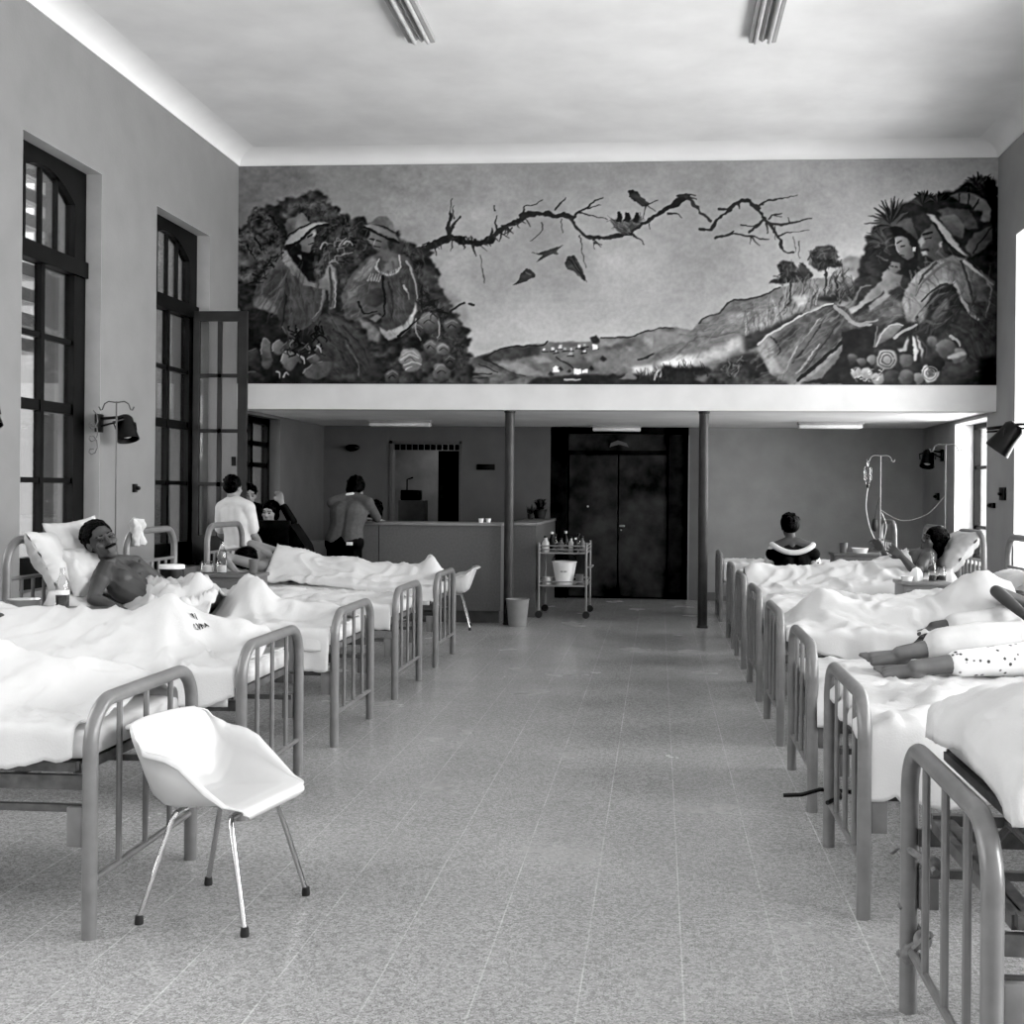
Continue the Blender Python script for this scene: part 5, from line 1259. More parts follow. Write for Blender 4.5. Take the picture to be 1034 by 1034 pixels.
lathe_thing('waste_bin', 'grey plastic waste bin at the foot of the left column', 'bin', -1.605, 13.93, 0, [('bin_body', [(0, .003), (.10, .003), (.103, 0), (.132, .30), (.138, .305), (.138, .315), (.126, .315), (.098, .012), (0, .012)], 'bin')])

# ---------------------------------------------------------------- trolley
M['trol'] = mat('trolley_enamel', .26, .4)
t = thing('dressing_trolley', 'white metal two-tier trolley on castors before the dark door', 'trolley', (-1.16, 15.25, 0))
for sx in (-1, 1):
    for sy in (-1, 1):
        l = MB().tube([(sx*.29, sy*.42, .10), (sx*.29, sy*.42, .93)], .014, 8).build('upright', M['trol'], t)
        cs = MB().tube([(sx*.29, sy*.42-.015, .05), (sx*.29, sy*.42+.015, .05)], .045, 14).build('castor', M['rubber'], l)
for z in (.40, .80):
    MB().box(-.29, .29, -.42, .42, z-.008, z+.008).build('shelf', M['trol'], t, smooth=False)
    g = MB()
    for dz in (.045, .09) if z > .5 else (.05,):
        g.tube([(-.29, -.42, z+dz), (.29, -.42, z+dz), (.29, .42, z+dz), (-.29, .42, z+dz)], .008, 6, closed=True)
    g.build('guard_rail', M['trol'], t)
MB().tube([(.29, -.2, .62), (.34, -.2, .62), (.34, .2, .62), (.29, .2, .62)], .010, 8).build('push_handle', M['trol'], t)
t = thing('bucket', 'pale enamel bucket with a dark handle on the lower tier of the trolley', 'bucket', (-1.15, 14.98, .41))
MB().lathe([(0, .003), (.10, .003), (.104, 0), (.15, .27), (.156, .275), (.156, .285), (.142, .285), (.098, .012), (0, .012)]).build('bucket_body', M['lampc'], t)
MB().tube([(.153*math.cos(a), .03*math.sin(a), .27+.13*math.sin(a)) for a in [PI*i/14 for i in range(15)]], .009, 8).build('handle', M['black'], t)
bm_ = MB()
for i in range(5): a = -PI/2-.26+i*.13; bm_.add([(.133*math.cos(a+k), .133*math.sin(a+k), z) for k, z in ((-.04, .155), (.04, .155), (.04, .175), (-.04, .175))], [(0, 1, 2, 3)])
bm_.build('lettering', M['cab'], t, smooth=False)
random.seed(5)
TR = 'bottles and jars on the trolley'
for i, (dx, dy, h, r, m, w) in enumerate(((-.22, -.33, .20, .045, 'tubelamp', 'white jar with dark cap at the left front of the trolley top'), (-.10, -.30, .22, .03, 'bglass', 'thin clear bottle second from the left on the trolley top'), (-.04, -.20, .17, .04, 'cab', 'grey jar behind the thin clear bottle on the trolley'),
        (.03, -.33, .12, .035, 'bglass', 'low clear jar in the middle front of the trolley top'), (.09, -.24, .19, .03, 'tubelamp', 'white bottle right of the middle on the trolley top'), (.15, -.33, .18, .028, 'black', 'black bottle right of the white one on the trolley top'),
        (.23, -.28, .20, .035, 'cab', 'grey bottle at the right end of the trolley top'), (-.17, .0, .24, .04, 'black', 'tall black bottle at the back left of the trolley'), (.0, .05, .25, .035, 'black', 'tall black bottle at the back middle of the trolley'), (.16, .05, .22, .035, 'bglass', 'clear bottle at the back right of the trolley'))):
    lathe_thing('bottle' if r < .04 else 'jar', w, 'bottle', -1.16+dx, 15.25+dy, .808, [('glass_body', [(0, .001), (r*.9, .001), (r, .01), (r, h*.6), (r*.45, h*.75), (r*.42, h*.9), (0, h*.9)], m), ('cap', [(r*.5, h*.88), (r*.5, h), (0, h)], 'paper' if m == 'black' else 'black')], TR, 14)
for dx, dy, r, h, m, w in ((-.2, -.28, .06, .09, 'alu', 'metal pot at the left of the lower trolley tier'), (.2, -.30, .05, .13, 'cab', 'grey pot at the right of the lower trolley tier')):
    lathe_thing('pot', w, 'pot', -1.16+dx, 15.25+dy, .409, [('pot_body', [(0, .001), (r, .001), (r, h), (r*.92, h), (r*.92, .01), (0, .01)], m)])
# dark high-backed chair at the left window, dark seat by the rear left
t = thing('high_back_chair', 'dark high-backed chair in front of the seated person at the left window', 'chair', (-4.08, 12.76, 0), 0)
MB().bevbox(-.34, .16, -.04, .04, .42, 1.22, .02).build('backrest', M['dress'], t)
MB().prism([(.16, .42), (.16, 1.18), (.22, 1.1), (.32, .95), (.36, .80), (.36, .42)], 'y', -.03, .30).build('armrest', M['dress'], t, smooth=False)
MB().bevbox(-.34, .34, .0, .5, .38, .46, .02).build('seat', M['dress'], t)
for x in (-.3, .3):
    for y in (.02, .46): MB().tube([(x, y, 0), (x, y, .4)], .02, 8).build('leg', M['black'], t)
t = thing('padded_seat', 'low dark padded seat behind the man leaning on the counter', 'chair', (-4.2, 15.2, 0))
MB().bevbox(-.35, .35, -.3, .3, .25, .45, .05).build('seat', M['cabt'], t); MB().bevbox(-.35, .35, .2, .32, .4, .90, .05).build('backrest', M['cabt'], t)
for x in (-.3, .3):
    for y in (-.25, .25): MB().tube([(x, y, 0), (x, y, .28)], .02, 8).build('leg', M['black'], t)
# wall sockets
def socket(label, x, y, z, w, h, side):
    t = thing('wall_socket', label, 'socket', (x, y, z), 0, 'wall sockets')
    MB().bevbox(min(0, side*.03), max(0, side*.03), -w/2, w/2, -h/2, h/2, .004).build('cover_plate', M['black'], t)
    MB().cap((side*.03, 0, 0), (side*.05, 0, 0), .02).build('plug', M['black'], t)
socket('dark wall socket high on the right wall beside the bright window', XR, 13.62, 1.57, .18, .14, -1)
socket('dark wall socket lower on the right wall beside the bright window', XR, 14.05, 1.44, .22, .06, -1)
socket('dark wall socket on the right wall under the low ceiling', XR, 16.75, 1.53, .16, .10, -1)
socket('small dark socket on the left wall above the bare-chested man', XL, 11.15, 1.55, .06, .08, 1)
# ---------------------------------------------------------------- people
def frame(f, u):
    """columns: right, forward, up of a head looking along f"""
    f = V(f).normalized(); u = V(u); u = (u-f*u.dot(f)).normalized(); r = f.cross(u)
    return Matrix((r, f, u)).transposed()
def head(b, c, R, k=1):
    """skull, jaw, brow, nose, lips, chin, ears around centre c"""
    c = V(c); g = lambda x, y, z: c+R @ V((x*k, y*k, z*k))
    b.ell(g(0, -.012, .025), .076*k, .094*k, .092*k, R)
    b.ell(g(0, .022, -.03), .062*k, .066*k, .080*k, R)
    b.ell(g(0, .060, -.088), .034*k, .030*k, .026*k, R)                 # chin
    b.cap(g(-.035, .076, .028), g(.035, .076, .028), .013*k)            # brow
    b.cap(g(0, .084, .022), g(0, .103, -.022), .009*k, .013*k)          # nose
    for s in (-1, 1):
        b.ell(g(s*.013, .094, -.026), .010*k, .010*k, .009*k, R)
        b.ell(g(s*.042, .060, -.018), .022*k, .020*k, .020*k, R)        # cheek
        b.ell(g(s*.078, -.008, -.005), .009*k, .020*k, .032*k, R)       # ear
    b.cap(g(-.020, .082, -.052), g(.020, .082, -.052), .0075*k)
    b.cap(g(-.017, .080, -.064), g(.017, .080, -.064), .0085*k)
def eyes(c, R, parent, k=1):
    c = V(c)
    for s in (-1, 1):
        e = MB().ell(c+R @ V((s*.031*k, .083*k, .008*k)), .012*k, .007*k, .006*k, R, 8, 6)
        e.build('eye', M['eye'], parent)
def hair(c, R, parent, k=1, long=0, vol=1.0, m='hair', back=.0):
    c = V(c); g = lambda x, y, z: c+R @ V((x*k, y*k, z*k)); b = MB()
    b.ell(g(0, -.026, .046), .086*k*vol, .094*k*vol, .088*k*vol, R)
    b.ell(g(0, -.050, .016), .083*k*vol, .066*k*vol, .074*k*vol, R)
    if long:
        for s in (-1, 1): b.ell(g(s*.062, -.03, -.01-long*.4), .034*k*vol, .05*k, (.05+long*.5)*k, R)
        b.ell(g(0, -.07, -.03-long*.5), .07*k*vol, .045*k*vol, (.07+long*.5)*k, R)
    random.seed(int(abs(c.x)*1000))
    for i in range(40):
        a, e = random.random()*6.28, random.random()*1.4
        b.ell(g(.082*vol*math.cos(a)*math.cos(e), -.035+.092*vol*math.sin(a)*math.cos(e)*(.9 if math.sin(a) < 0 else .75), .045+.084*vol*math.sin(e)), .016*k, .016*k, .016*k, R, 8, 6)
    return put(remesh(b, .007, 2), 'hair', M[m], parent)
def hand(b, w, d, n, curl=.3, side=1, k=1, spread=.12):
    """palm, five bent fingers of unequal length and a thumb leaving the side of the palm; d: toward the fingers, n: out of the palm"""
    w, d, n = V(w), V(d).normalized(), V(n); n = (n-d*n.dot(d)).normalized(); s = d.cross(n)*side
    for j in (-.030, -.010, .010, .030): b.cap(w+d*.012+s*j*.6, w+d*.085+s*j*1.05, .0145*k, .0125*k)
    for j, l in zip((-1.5, -.5, .5, 1.5), (.058, .074, .080, .070)):
        p = w+d*.088+s*j*.021; a = j*spread; q = (d*math.cos(a)+s*math.sin(a)).normalized(); an = .15+curl*.5
        for f, r in ((.45, .0092), (.32, .0085), (.23, .0078)):
            v = q*math.cos(an)+n*math.sin(an); e = p+v*l*f*k; b.cap(p, e, r*k, r*.93*k, 8); p = e; an += curl
    p = w+d*.03+s*.034; v = (d*.75+s*.65+n*.25).normalized(); e = p+v*.036; b.cap(p, e, .0115, .010, 8)
    b.cap(e, e+(d*.95+s*.1+n*.3).normalized()*.030, .0098, .0085, 8)
def foot(b, a, d, u, k=1):
    """heel, arch, ball and five toes; a: ankle, d: toward the toes, u: up from the sole"""
    a, d, u = V(a), V(d).normalized(), V(u); u = (u-d*u.dot(d)).normalized(); s = d.cross(u)
    b.ell(a-d*.035-u*.045, .036, .036, .036); b.cap(a, a-u*.04-d*.01, .036, .034)
    for j in (-1, 0, 1): b.cap(a-u*.02+s*j*.008, a+d*.125-u*.058+s*j*.028, .034-.004*abs(j), .020)
    b.cap(a-d*.03-u*.055, a+d*.11-u*.064, .028, .026)
    for j, (l, r) in enumerate(((.052, .015), (.050, .011), (.045, .0105), (.038, .010), (.030, .0095))):
        p = a+d*(.125-.012*j)-u*.064+s*(.036-.019*j); b.cap(p, p+d*l*.6-u*.002, r, r*1.02, 8); b.cap(p+d*l*.6-u*.002, p+d*l-u*.006, r*1.02, r*.9, 8)
def torso(b, J, g=0, fat=1):
    P, C, N = V(J['pelvis']), V(J['chest']), V(J['neck']); sl, sr = V(J['shL']), V(J['shR'])
    x = (sr-sl).normalized(); wd = (sr-sl).length; f = J.get('front'); f = V(f).normalized() if f is not None else None
    W_ = P.lerp(C, .5)
    for s in (-1, 1):
        b.cap(P+x*s*wd*.20, W_+x*s*wd*.14, .105*fat+g, .095*fat+g); b.cap(W_+x*s*wd*.14, C+x*s*wd*.17, .095*fat+g, .110*fat+g)
        b.cap(C+x*s*wd*.17, C.lerp(N, .55)+x*s*wd*.22, .105*fat+g, .075+g)
        if f is not None: b.ell(C.lerp(N, .25)+x*s*wd*.2+f*.045, .075+g, .065+g, .06+g)
    b.cap(sl, N-x*.03, .058+g, .062+g); b.cap(sr, N+x*.03, .058+g, .062+g)
    b.cap(C, N, .09+g, .06+g)
def limb(b, pts, rs, g=0):
    for i in range(len(pts)-1): b.cap(pts[i], pts[i+1], rs[i]+g, rs[i+1]+g)
def arm(b, J, s, g=0, upto=2):
    sh, el, wr = V(J['sh'+s]), V(J['el'+s]), V(J['wr'+s])
    b.cap(sh, sh.lerp(el, .45), .054+g, .048+g); b.cap(sh.lerp(el, .45), el, .048+g, .039+g)
    if upto > 1: b.cap(el, el.lerp(wr, .3), .040+g, .041+g); b.cap(el.lerp(wr, .3), wr, .041+g, .027+g)
def leg(b, J, s, g=0, upto=2):
    hp, kn, an = V(J['hip'+s]), V(J['kn'+s]), V(J['an'+s])
    b.cap(hp, kn, .086+g, .056+g)
    if upto > 1: b.cap(kn, kn.lerp(an, .35), .056+g, .055+g); b.cap(kn.lerp(an, .35), an, .055+g, .037+g)
def person(label, J, org, skin='skin', k=1, voxel=.008, arms='LR', legs='LR', hr=None, hands=None, feet=False, group=None, fat=1, it=4):
    t = thing('person', label, 'person', org, 0, group); o = V(org)
    b = MB(); torso(b, J, 0, fat); hc = V(J['head']); R = frame(J['face'], J['up'])
    b.cap(V(J['neck']), hc+R @ V((0, -.02, -.07)), .058, .052); head(b, hc, R, k)
    for s in arms:
        arm(b, J, s)
        d, n, c = J.get('hand'+s, ((V(J['wr'+s])-V(J['el'+s])), (0, 0, -1), .3)); hand(b, J['wr'+s], d, n, c, 1 if s == 'R' else -1)
    for s in legs:
        leg(b, J, s)
        d, u = J.get('foot'+s, ((0, -1, 0), (0, 0, 1))); foot(b, J['an'+s], d, u)
    body = put(remesh(b, voxel, it), 'body', M[skin], t, None); body.data.transform(Matrix.Translation(-o))
    loc = []
    if hr is not False:
        h = hair(hc, R, t, k, **(hr or {})); h.data.transform(Matrix.Translation(-o))
    eb = MB()
    for s in (-1, 1): MB().ell(hc+R @ V((s*.031*k, .081*k, .006*k))-o, .013*k, .008*k, .006*k, R, 8, 6).build('eye', M['eye'], t)
    for s in (-1, 1): MB().cap(hc+R @ V((s*.016*k, .088*k, .030*k))-o, hc+R @ V((s*.048*k, .078*k, .032*k))-o, .0045*k, n=6).build('eyebrow', M['hair'], t)
    return t
def garment(t, name, fn, m, voxel=.012, it=5):
    b = MB(); fn(b); me = remesh(b, voxel, it); me.transform(Matrix.Translation(-t.location)); return put(me, name, M[m], t)

# 1 bare-chested man propped up in the third left bed
J = dict(pelvis=(-3.14, 7.66, .77), chest=(-3.40, 7.64, .925), neck=(-3.53, 7.61, 1.055), head=(-3.545, 7.54, 1.205), face=(.62, -.66, .18), up=(-.50, -.05, .86), front=(.5, -.25, .8),
         shL=(-3.45, 7.82, 1.05), shR=(-3.50, 7.42, .965), elL=(-3.24, 7.93, .86), wrL=(-3.02, 7.86, .84), elR=(-3.47, 7.27, .865), wrR=(-3.25, 7.25, .785),
         handR=((1, .1, -.18), (0, .3, -1), .5), handL=((1, -.1, 0), (0, 0, -1), .3),
         hipL=(-3.05, 7.77, .79), hipR=(-3.05, 7.55, .79), knL=(-2.65, 7.78, .90), knR=(-2.62, 7.60, .91), anL=(-2.42, 7.78, .78), anR=(-2.42, 7.60, .78), footL=((1, 0, .1), (0, 0, 1)), footR=((1, 0, .1), (0, 0, 1)))
p1 = person('bare-chested dark-haired man lying propped on pillows, face turned to the camera', J, (-3.1, 7.66, .70), 'skin', voxel=.0065, legs='', hr=dict(vol=1.0), fat=.93, k=1.12)
R = frame(J['face'], J['up']); hc = V(J['head'])
for s in (-1, 1): MB().ell(V((-3.34, 7.64, 1.03))+V((.04 if s > 0 else -.03, -.075*s, -.035*s+.01))-V(p1.location), .012, .012, .008).build('nipple', M['skind'], p1)
mb = MB(); mb.cap(hc+R @ V((-.03, .100, -.047)), hc+R @ V((.03, .100, -.047)), .009); me = remesh(mb, .004, 1); me.transform(Matrix.Translation(-p1.location)); put(me, 'moustache', M['hair'], p1)

# 2 patient of the last left bed, arms folded round the head
J = dict(pelvis=(-3.02, 11.02, .79), chest=(-3.40, 11.02, .79), neck=(-3.62, 11.02, .84), head=(-3.74, 11.0, .905), face=(.35, .35, .85), up=(-.85, -.35, .35), front=(0, 0, 1),
         shL=(-3.56, 11.22, .85), shR=(-3.56, 10.82, .84), elL=(-3.86, 11.32, 1.03), wrL=(-3.62, 11.30, .98), elR=(-3.96, 10.78, .95), wrR=(-3.74, 10.62, .80),
         handL=((1, 0, -.35), (0, -1, -.2), .3), handR=((1, -.1, -.3), (0, .4, -1), .4),
         hipL=(-2.95, 11.12, .78), hipR=(-2.95, 10.92, .78), knL=(-2.5, 11.12, .78), knR=(-2.5, 10.92, .78), anL=(-2.12, 11.1, .77), anR=(-2.12, 10.94, .77))
person('dark-haired patient lying with both arms raised round the head, under a sheet', J, (-3.0, 11.02, .70), 'skinl', legs='', hr=dict(vol=1.35), voxel=.009)

# 3 standing helper in white at the left
J = dict(pelvis=(-4.33, 12.32, .92), chest=(-4.35, 12.30, 1.22), neck=(-4.38, 12.31, 1.40), head=(-4.40, 12.35, 1.555), face=(.3, .9, -.1), up=(0, .05, 1), front=(.3, 1, 0),
         shL=(-4.51, 12.34, 1.35), shR=(-4.22, 12.28, 1.35), elL=(-4.56, 12.42, 1.08), wrL=(-4.42, 12.6, .95), elR=(-4.17, 12.32, 1.08), wrR=(-4.14, 12.52, .92),
         hipL=(-4.42, 12.34, .90), hipR=(-4.24, 12.30, .90), knL=(-4.43, 12.36, .49), knR=(-4.24, 12.34, .49), anL=(-4.43, 12.33, .09), anR=(-4.24, 12.30, .09), footL=((.2, 1, 0), (0, 0, 1)), footR=((.2, 1, 0), (0, 0, 1)))
p3 = person('person in a white short-sleeved shirt seen from behind at the left window', J, (-4.34, 12.31, 0), 'skinl', voxel=.010, hr=dict(vol=1.06), fat=.8)
def sh3(b, J=J):
    torso(b, J, .022, .8)
    for s in 'LR': limb(b, [J['sh'+s], V(J['sh'+s]).lerp(V(J['el'+s]), .75)], [.062, .056], .014)
garment(p3, 'shirt', sh3, 'shirtw')
def tr3(b, J=J):
    for s in 'LR': leg(b, J, s, .02)
    b.cap(J['hipL'], J['hipR'], .125)
garment(p3, 'trousers', tr3, 'shirtw')
# 4 man looking out from behind the helper
J = dict(pelvis=(-4.60, 13.58, .88), chest=(-4.62, 13.57, 1.15), neck=(-4.63, 13.55, 1.33), head=(-4.63, 13.50, 1.475), face=(.42, -.9, -.12), up=(.05, 0, 1), front=(.4, -.9, 0),
         shL=(-4.46, 13.62, 1.28), shR=(-4.78, 13.52, 1.28), elL=(-4.42, 13.60, 1.0), wrL=(-4.44, 13.5, .8), elR=(-4.82, 13.5, 1.0), wrR=(-4.80, 13.4, .8),
         hipL=(-4.53, 13.58, .88), hipR=(-4.69, 13.55, .88), knL=(-4.53, 13.55, .48), knR=(-4.69, 13.53, .48), anL=(-4.53, 13.58, .09), anR=(-4.69, 13.56, .09))
p4 = person('dark-haired man in dark clothes peering past the person in white', J, (-4.6, 13.57, 0), 'skinl', voxel=.010, hr=dict(vol=1.05))
def s4(b, J=J):
    torso(b, J, .02)
    for s in 'LR': arm(b, J, s, .012)
garment(p4, 'dark_shirt', s4, 'dress')
garment(p4, 'trousers', lambda b, J=J: [leg(b, J, s, .02) for s in 'LR']+[b.cap(J['hipL'], J['hipR'], .12)], 'trous')
# 5 seated person behind the high-backed chair, arm raised
J = dict(pelvis=(-4.18, 13.08, .56), chest=(-4.19, 13.06, .88), neck=(-4.20, 13.05, 1.09), head=(-4.215, 12.97, 1.29), face=(-.12, -.97, -.05), up=(.08, 0, 1), front=(0, -1, 0),
         shL=(-4.03, 13.08, 1.04), shR=(-4.37, 13.06, 1.04), elL=(-3.97, 13.0, 1.20), wrL=(-4.08, 12.96, 1.40), elR=(-4.40, 12.98, .78), wrR=(-4.28, 12.92, .66),
         handL=((-.25, 0, .9), (0, -1, 0), .6),
         hipL=(-4.10, 13.05, .54), hipR=(-4.27, 13.05, .54), knL=(-4.08, 13.45, .5), knR=(-4.29, 13.45, .5), anL=(-4.08, 13.47, .09), anR=(-4.29, 13.47, .09))
p5 = person('seated person with one arm raised, face above the dark high-backed chair', J, (-4.18, 13.05, .45), 'skinl', voxel=.010, hr=dict(vol=1.08, long=.02))
def s5(b, J=J):
    torso(b, J, .02); arm(b, J, 'R', .015); limb(b, [J['shL'], J['elL'], V(J['elL']).lerp(V(J['wrL']), .8)], [.066, .052, .045])
garment(p5, 'dark_sweater', s5, 'dress')
# 6 man leaning on the counter, seen from behind
J = dict(pelvis=(-3.56, 13.62, .98), chest=(-3.52, 13.66, 1.28), neck=(-3.50, 13.74, 1.45), head=(-3.48, 13.84, 1.56), face=(.35, .8, -.5), up=(.1, .45, .9), front=(.2, 1, -.1),
         shL=(-3.71, 13.70, 1.40), shR=(-3.30, 13.66, 1.40), elL=(-3.70, 13.98, 1.22), wrL=(-3.45, 14.18, 1.21), elR=(-3.24, 13.86, 1.23), wrR=(-3.30, 14.12, 1.205),
         handL=((.8, .5, 0), (0, 0, -1), .3), handR=((-.3, .9, 0), (0, 0, -1), .3),
         hipL=(-3.65, 13.62, .95), hipR=(-3.46, 13.60, .95), knL=(-3.66, 13.60, .50), knR=(-3.42, 13.54, .50), anL=(-3.64, 13.50, .09), anR=(-3.40, 13.46, .09), footL=((.2, 1, 0), (0, 0, 1)), footR=((.2, 1, 0), (0, 0, 1)))
p6 = person('dark-haired man in a grey top and dark trousers leaning on the counter, back turned', J, (-3.55, 13.6, 0), 'skinl', voxel=.010, hr=dict(vol=1.22, long=.01))
def s6(b, J=J):
    torso(b, J, .02, 1.2)
    for s in 'LR': arm(b, J, s, .014, 1); limb(b, [J['el'+s], V(J['el'+s]).lerp(V(J['wr'+s]), .7)], [.05, .042])
garment(p6, 'grey_top', s6, 'shirtg')
def t6(b, J=J):
    for s in 'LR': leg(b, J, s, .028); limb(b, [J['kn'+s], V(J['an'+s])], [.07, .075])
    b.cap(J['hipL'], J['hipR'], .135)
garment(p6, 'trousers', t6, 'trous')
MB().bevbox(.06, .13, -.155, -.135, .93, .965, .004).build('pocket_label', M['paper'], p6)
garment(p6, 'collar', lambda b, J=J: b.cap(V(J['neck'])+V((-.05, -.055, .045)), V(J['neck'])+V((.02, -.06, .06)), .016), 'paper', .006, 1)
# 7 head behind the counter
J = dict(pelvis=(-3.58, 15.2, .56), chest=(-3.58, 15.2, .88), neck=(-3.58, 15.2, 1.12), head=(-3.58, 15.22, 1.275), face=(.1, .97, -.1), up=(0, .1, 1), front=(0, 1, 0),
         shL=(-3.78, 15.2, 1.06), shR=(-3.38, 15.2, 1.06), elL=(-3.8, 15.35, .82), wrL=(-3.7, 15.55, .8), elR=(-3.36, 15.35, .82), wrR=(-3.46, 15.55, .8),
         hipL=(-3.68, 15.2, .54), hipR=(-3.48, 15.2, .54), knL=(-3.68, 15.6, .5), knR=(-3.48, 15.6, .5), anL=(-3.68, 15.6, .09), anR=(-3.48, 15.6, .09), footL=((0, 1, 0), (0, 0, 1)), footR=((0, 1, 0), (0, 0, 1)))
p7 = person('black-haired person sitting behind the counter, only the back of the head showing', J, (-3.58, 15.2, .45), 'skinl', voxel=.011, hr=dict(vol=1.28, long=.07))
garment(p7, 'white_blouse', lambda b, J=J: (torso(b, J, .02), arm(b, J, 'L', .014), arm(b, J, 'R', .014)), 'shirtw')
t = thing('stool', 'grey stool behind the counter under the black-haired person', 'stool', (-3.58, 15.2, 0))
MB().lathe([(0, .40), (.17, .40), (.175, .42), (.165, .44), (0, .44)]).build('seat', M['cab'], t)
for a in (0, 1, 2, 3): MB().tube([(.12*math.cos(a*PI/2), .12*math.sin(a*PI/2), .40), (.2*math.cos(a*PI/2), .2*math.sin(a*PI/2), 0)], .012, 8).build('leg', M['cab'], t)
# 8 woman in black with a wide white collar
J = dict(pelvis=(1.50, 13.68, .52), chest=(1.49, 13.68, .78), neck=(1.48, 13.70, 1.02), head=(1.46, 13.74, 1.175), face=(-.1, .97, -.18), up=(0, .16, 1), front=(0, 1, 0),
         shL=(1.30, 13.70, .96), shR=(1.68, 13.70, .96), elL=(1.22, 13.80, .70), wrL=(1.34, 14.0, .62), elR=(1.77, 13.76, .72), wrR=(1.66, 13.98, .62),
         hipL=(1.41, 13.70, .50), hipR=(1.59, 13.70, .50), knL=(1.40, 14.12, .48), knR=(1.60, 14.12, .48), anL=(1.40, 14.15, .09), anR=(1.60, 14.15, .09), footL=((0, 1, 0), (0, 0, 1)), footR=((0, 1, 0), (0, 0, 1)))
p8 = person('woman sitting with her back turned, in a black dress with a wide white collar', J, (1.5, 13.7, .42), 'skin', voxel=.009, hr=dict(vol=1.15), k=1.1)
def s8(b, J=J):
    torso(b, J, .008); limb(b, [J['shL'], V(J['shL']).lerp(V(J['elL']), .6)], [.06, .07]); limb(b, [J['shR'], V(J['shR']).lerp(V(J['elR']), .6)], [.06, .07])
    b.ell((1.5, 13.72, .52), .2, .19, .12)
def s8b(b, J=J):
    torso(b, J, .016); b.v = [p for p in b.v]
JD = dict(J); JD['neck'] = (1.49, 13.70, .93); JD['shL'] = (1.27, 13.70, .88); JD['shR'] = (1.72, 13.70, .88)
def dressf(b, J=JD):
    torso(b, J, .02); b.ell((1.5, 13.75, .52), .2, .22, .12)
    for s in 'LR': limb(b, [J['hip'+s], J['kn'+s]], [.11, .09])
garment(p8, 'black_dress', dressf, 'dress')
def ring(b):
    pts = []
    for i in range(25):
        a = PI*1.0*i/24; pts.append(V((1.49+.225*math.cos(a), 13.70-.115*math.sin(a)**.8, .985-.085*math.sin(a)**2)))
    for i in range(24): b.cap(pts[i], pts[i+1], .032)
garment(p8, 'white_collar', ring, 'shirtw', .009, 2)
def slv(b, J=J):
    limb(b, [V(J['shL'])+V((-.03, 0, -.03)), V(J['shL']).lerp(V(J['elL']), .65)], [.055, .07])
garment(p8, 'white_sleeve', slv, 'shirtw')
garment(p8, 'patterned_sleeve', lambda b, J=J: limb(b, [V(J['shR'])+V((.03, 0, -.05)), V(J['shR']).lerp(V(J['elR']), .9)], [.055, .068]), 'gown')
t = thing('stool', 'low grey stool under the woman in black', 'stool', (1.5, 13.7, 0))
MB().lathe([(0, .38), (.18, .38), (.185, .40), (.175, .42), (0, .42)]).build('seat', M['cab'], t)
for a in (0, 1, 2, 3): MB().tube([(.12*math.cos(a*PI/2), .12*math.sin(a*PI/2), .38), (.19*math.cos(a*PI/2), .19*math.sin(a*PI/2), 0)], .012, 8).build('leg', M['cab'], t)
# 9 dark-haired patient gesturing in the raised bed on the right
J = dict(pelvis=(2.06, 11.27, .80), chest=(2.30, 11.27, .92), neck=(2.44, 11.26, 1.02), head=(2.47, 11.21, 1.135), face=(-.88, -.30, .28), up=(.30, -.05, .95), front=(-.5, -.1, .85),
         shL=(2.40, 11.07, .98), shR=(2.40, 11.46, .98), elL=(2.27, 10.95, .86), wrL=(2.16, 11.0, 1.0), elR=(2.16, 11.50, .86), wrR=(2.07, 11.42, 1.03),
         handL=((-.75, .1, .55), (-.3, .9, .3), .25), handR=((-.55, 0, .75), (-.6, -.7, .1), .35),
         hipL=(2.0, 11.17, .78), hipR=(2.0, 11.37, .78), knL=(1.56, 11.17, .78), knR=(1.56, 11.37, .78), anL=(1.15, 11.18, .77), anR=(1.15, 11.36, .77), footL=((-.3, 0, 1), (-1, 0, 0)), footR=((-.3, 0, 1), (-1, 0, 0)))
J['shL'], J['shR'], J['elL'], J['elR'], J['wrL'], J['wrR'], J['handL'], J['handR'] = J['shR'], J['shL'], J['elR'], J['elL'], J['wrR'], J['wrL'], J['handR'], J['handL']
p9 = person('dark-haired patient lying back and gesturing with both hands, by the light cabinet', J, (2.1, 11.27, .70), 'skin', voxel=.0075, legs='', hr=dict(vol=1.16, long=.05))
def g9(b, J=J):
    torso(b, J, .018)
    for s in 'LR': limb(b, [J['sh'+s], V(J['sh'+s]).lerp(V(J['el'+s]), .5)], [.062, .06])
garment(p9, 'dark_gown', g9, 'cabt')
# 10 patient of the fourth right bed: bent dark arm beside the sheet
J = dict(pelvis=(1.95, 8.03, .80), chest=(2.28, 8.03, .82), neck=(2.48, 8.03, .86), head=(2.62, 8.0, .98), face=(-.3, -.2, .9), up=(.95, 0, .3), front=(0, 0, 1),
         shL=(2.42, 8.22, .84), shR=(2.40, 7.83, .82), elL=(2.16, 8.26, .98), wrL=(2.30, 8.12, .90), elR=(2.10, 7.76, .955), wrR=(2.26, 7.62, .80),
         handR=((.9, -.3, -.2), (0, 0, -1), .4), handL=((1, -.2, 0), (0, 0, -1), .4),
         hipL=(2.1, 8.12, .78), hipR=(2.25, 7.86, .77), knL=(1.6, 8.12, .79), knR=(2.0, 7.74, .755), anL=(1.25, 8.1, .77), anR=(1.70, 7.67, .735), footL=((-.5, 0, 1), (-1, 0, 0)), footR=((-.9, -.4, .1), (-.1, 0, 1)))
J['shL'], J['shR'], J['elL'], J['elR'], J['wrL'], J['wrR'], J['handL'], J['handR'] = J['shR'], J['shL'], J['elR'], J['elL'], J['wrR'], J['wrL'], J['handR'], J['handL']
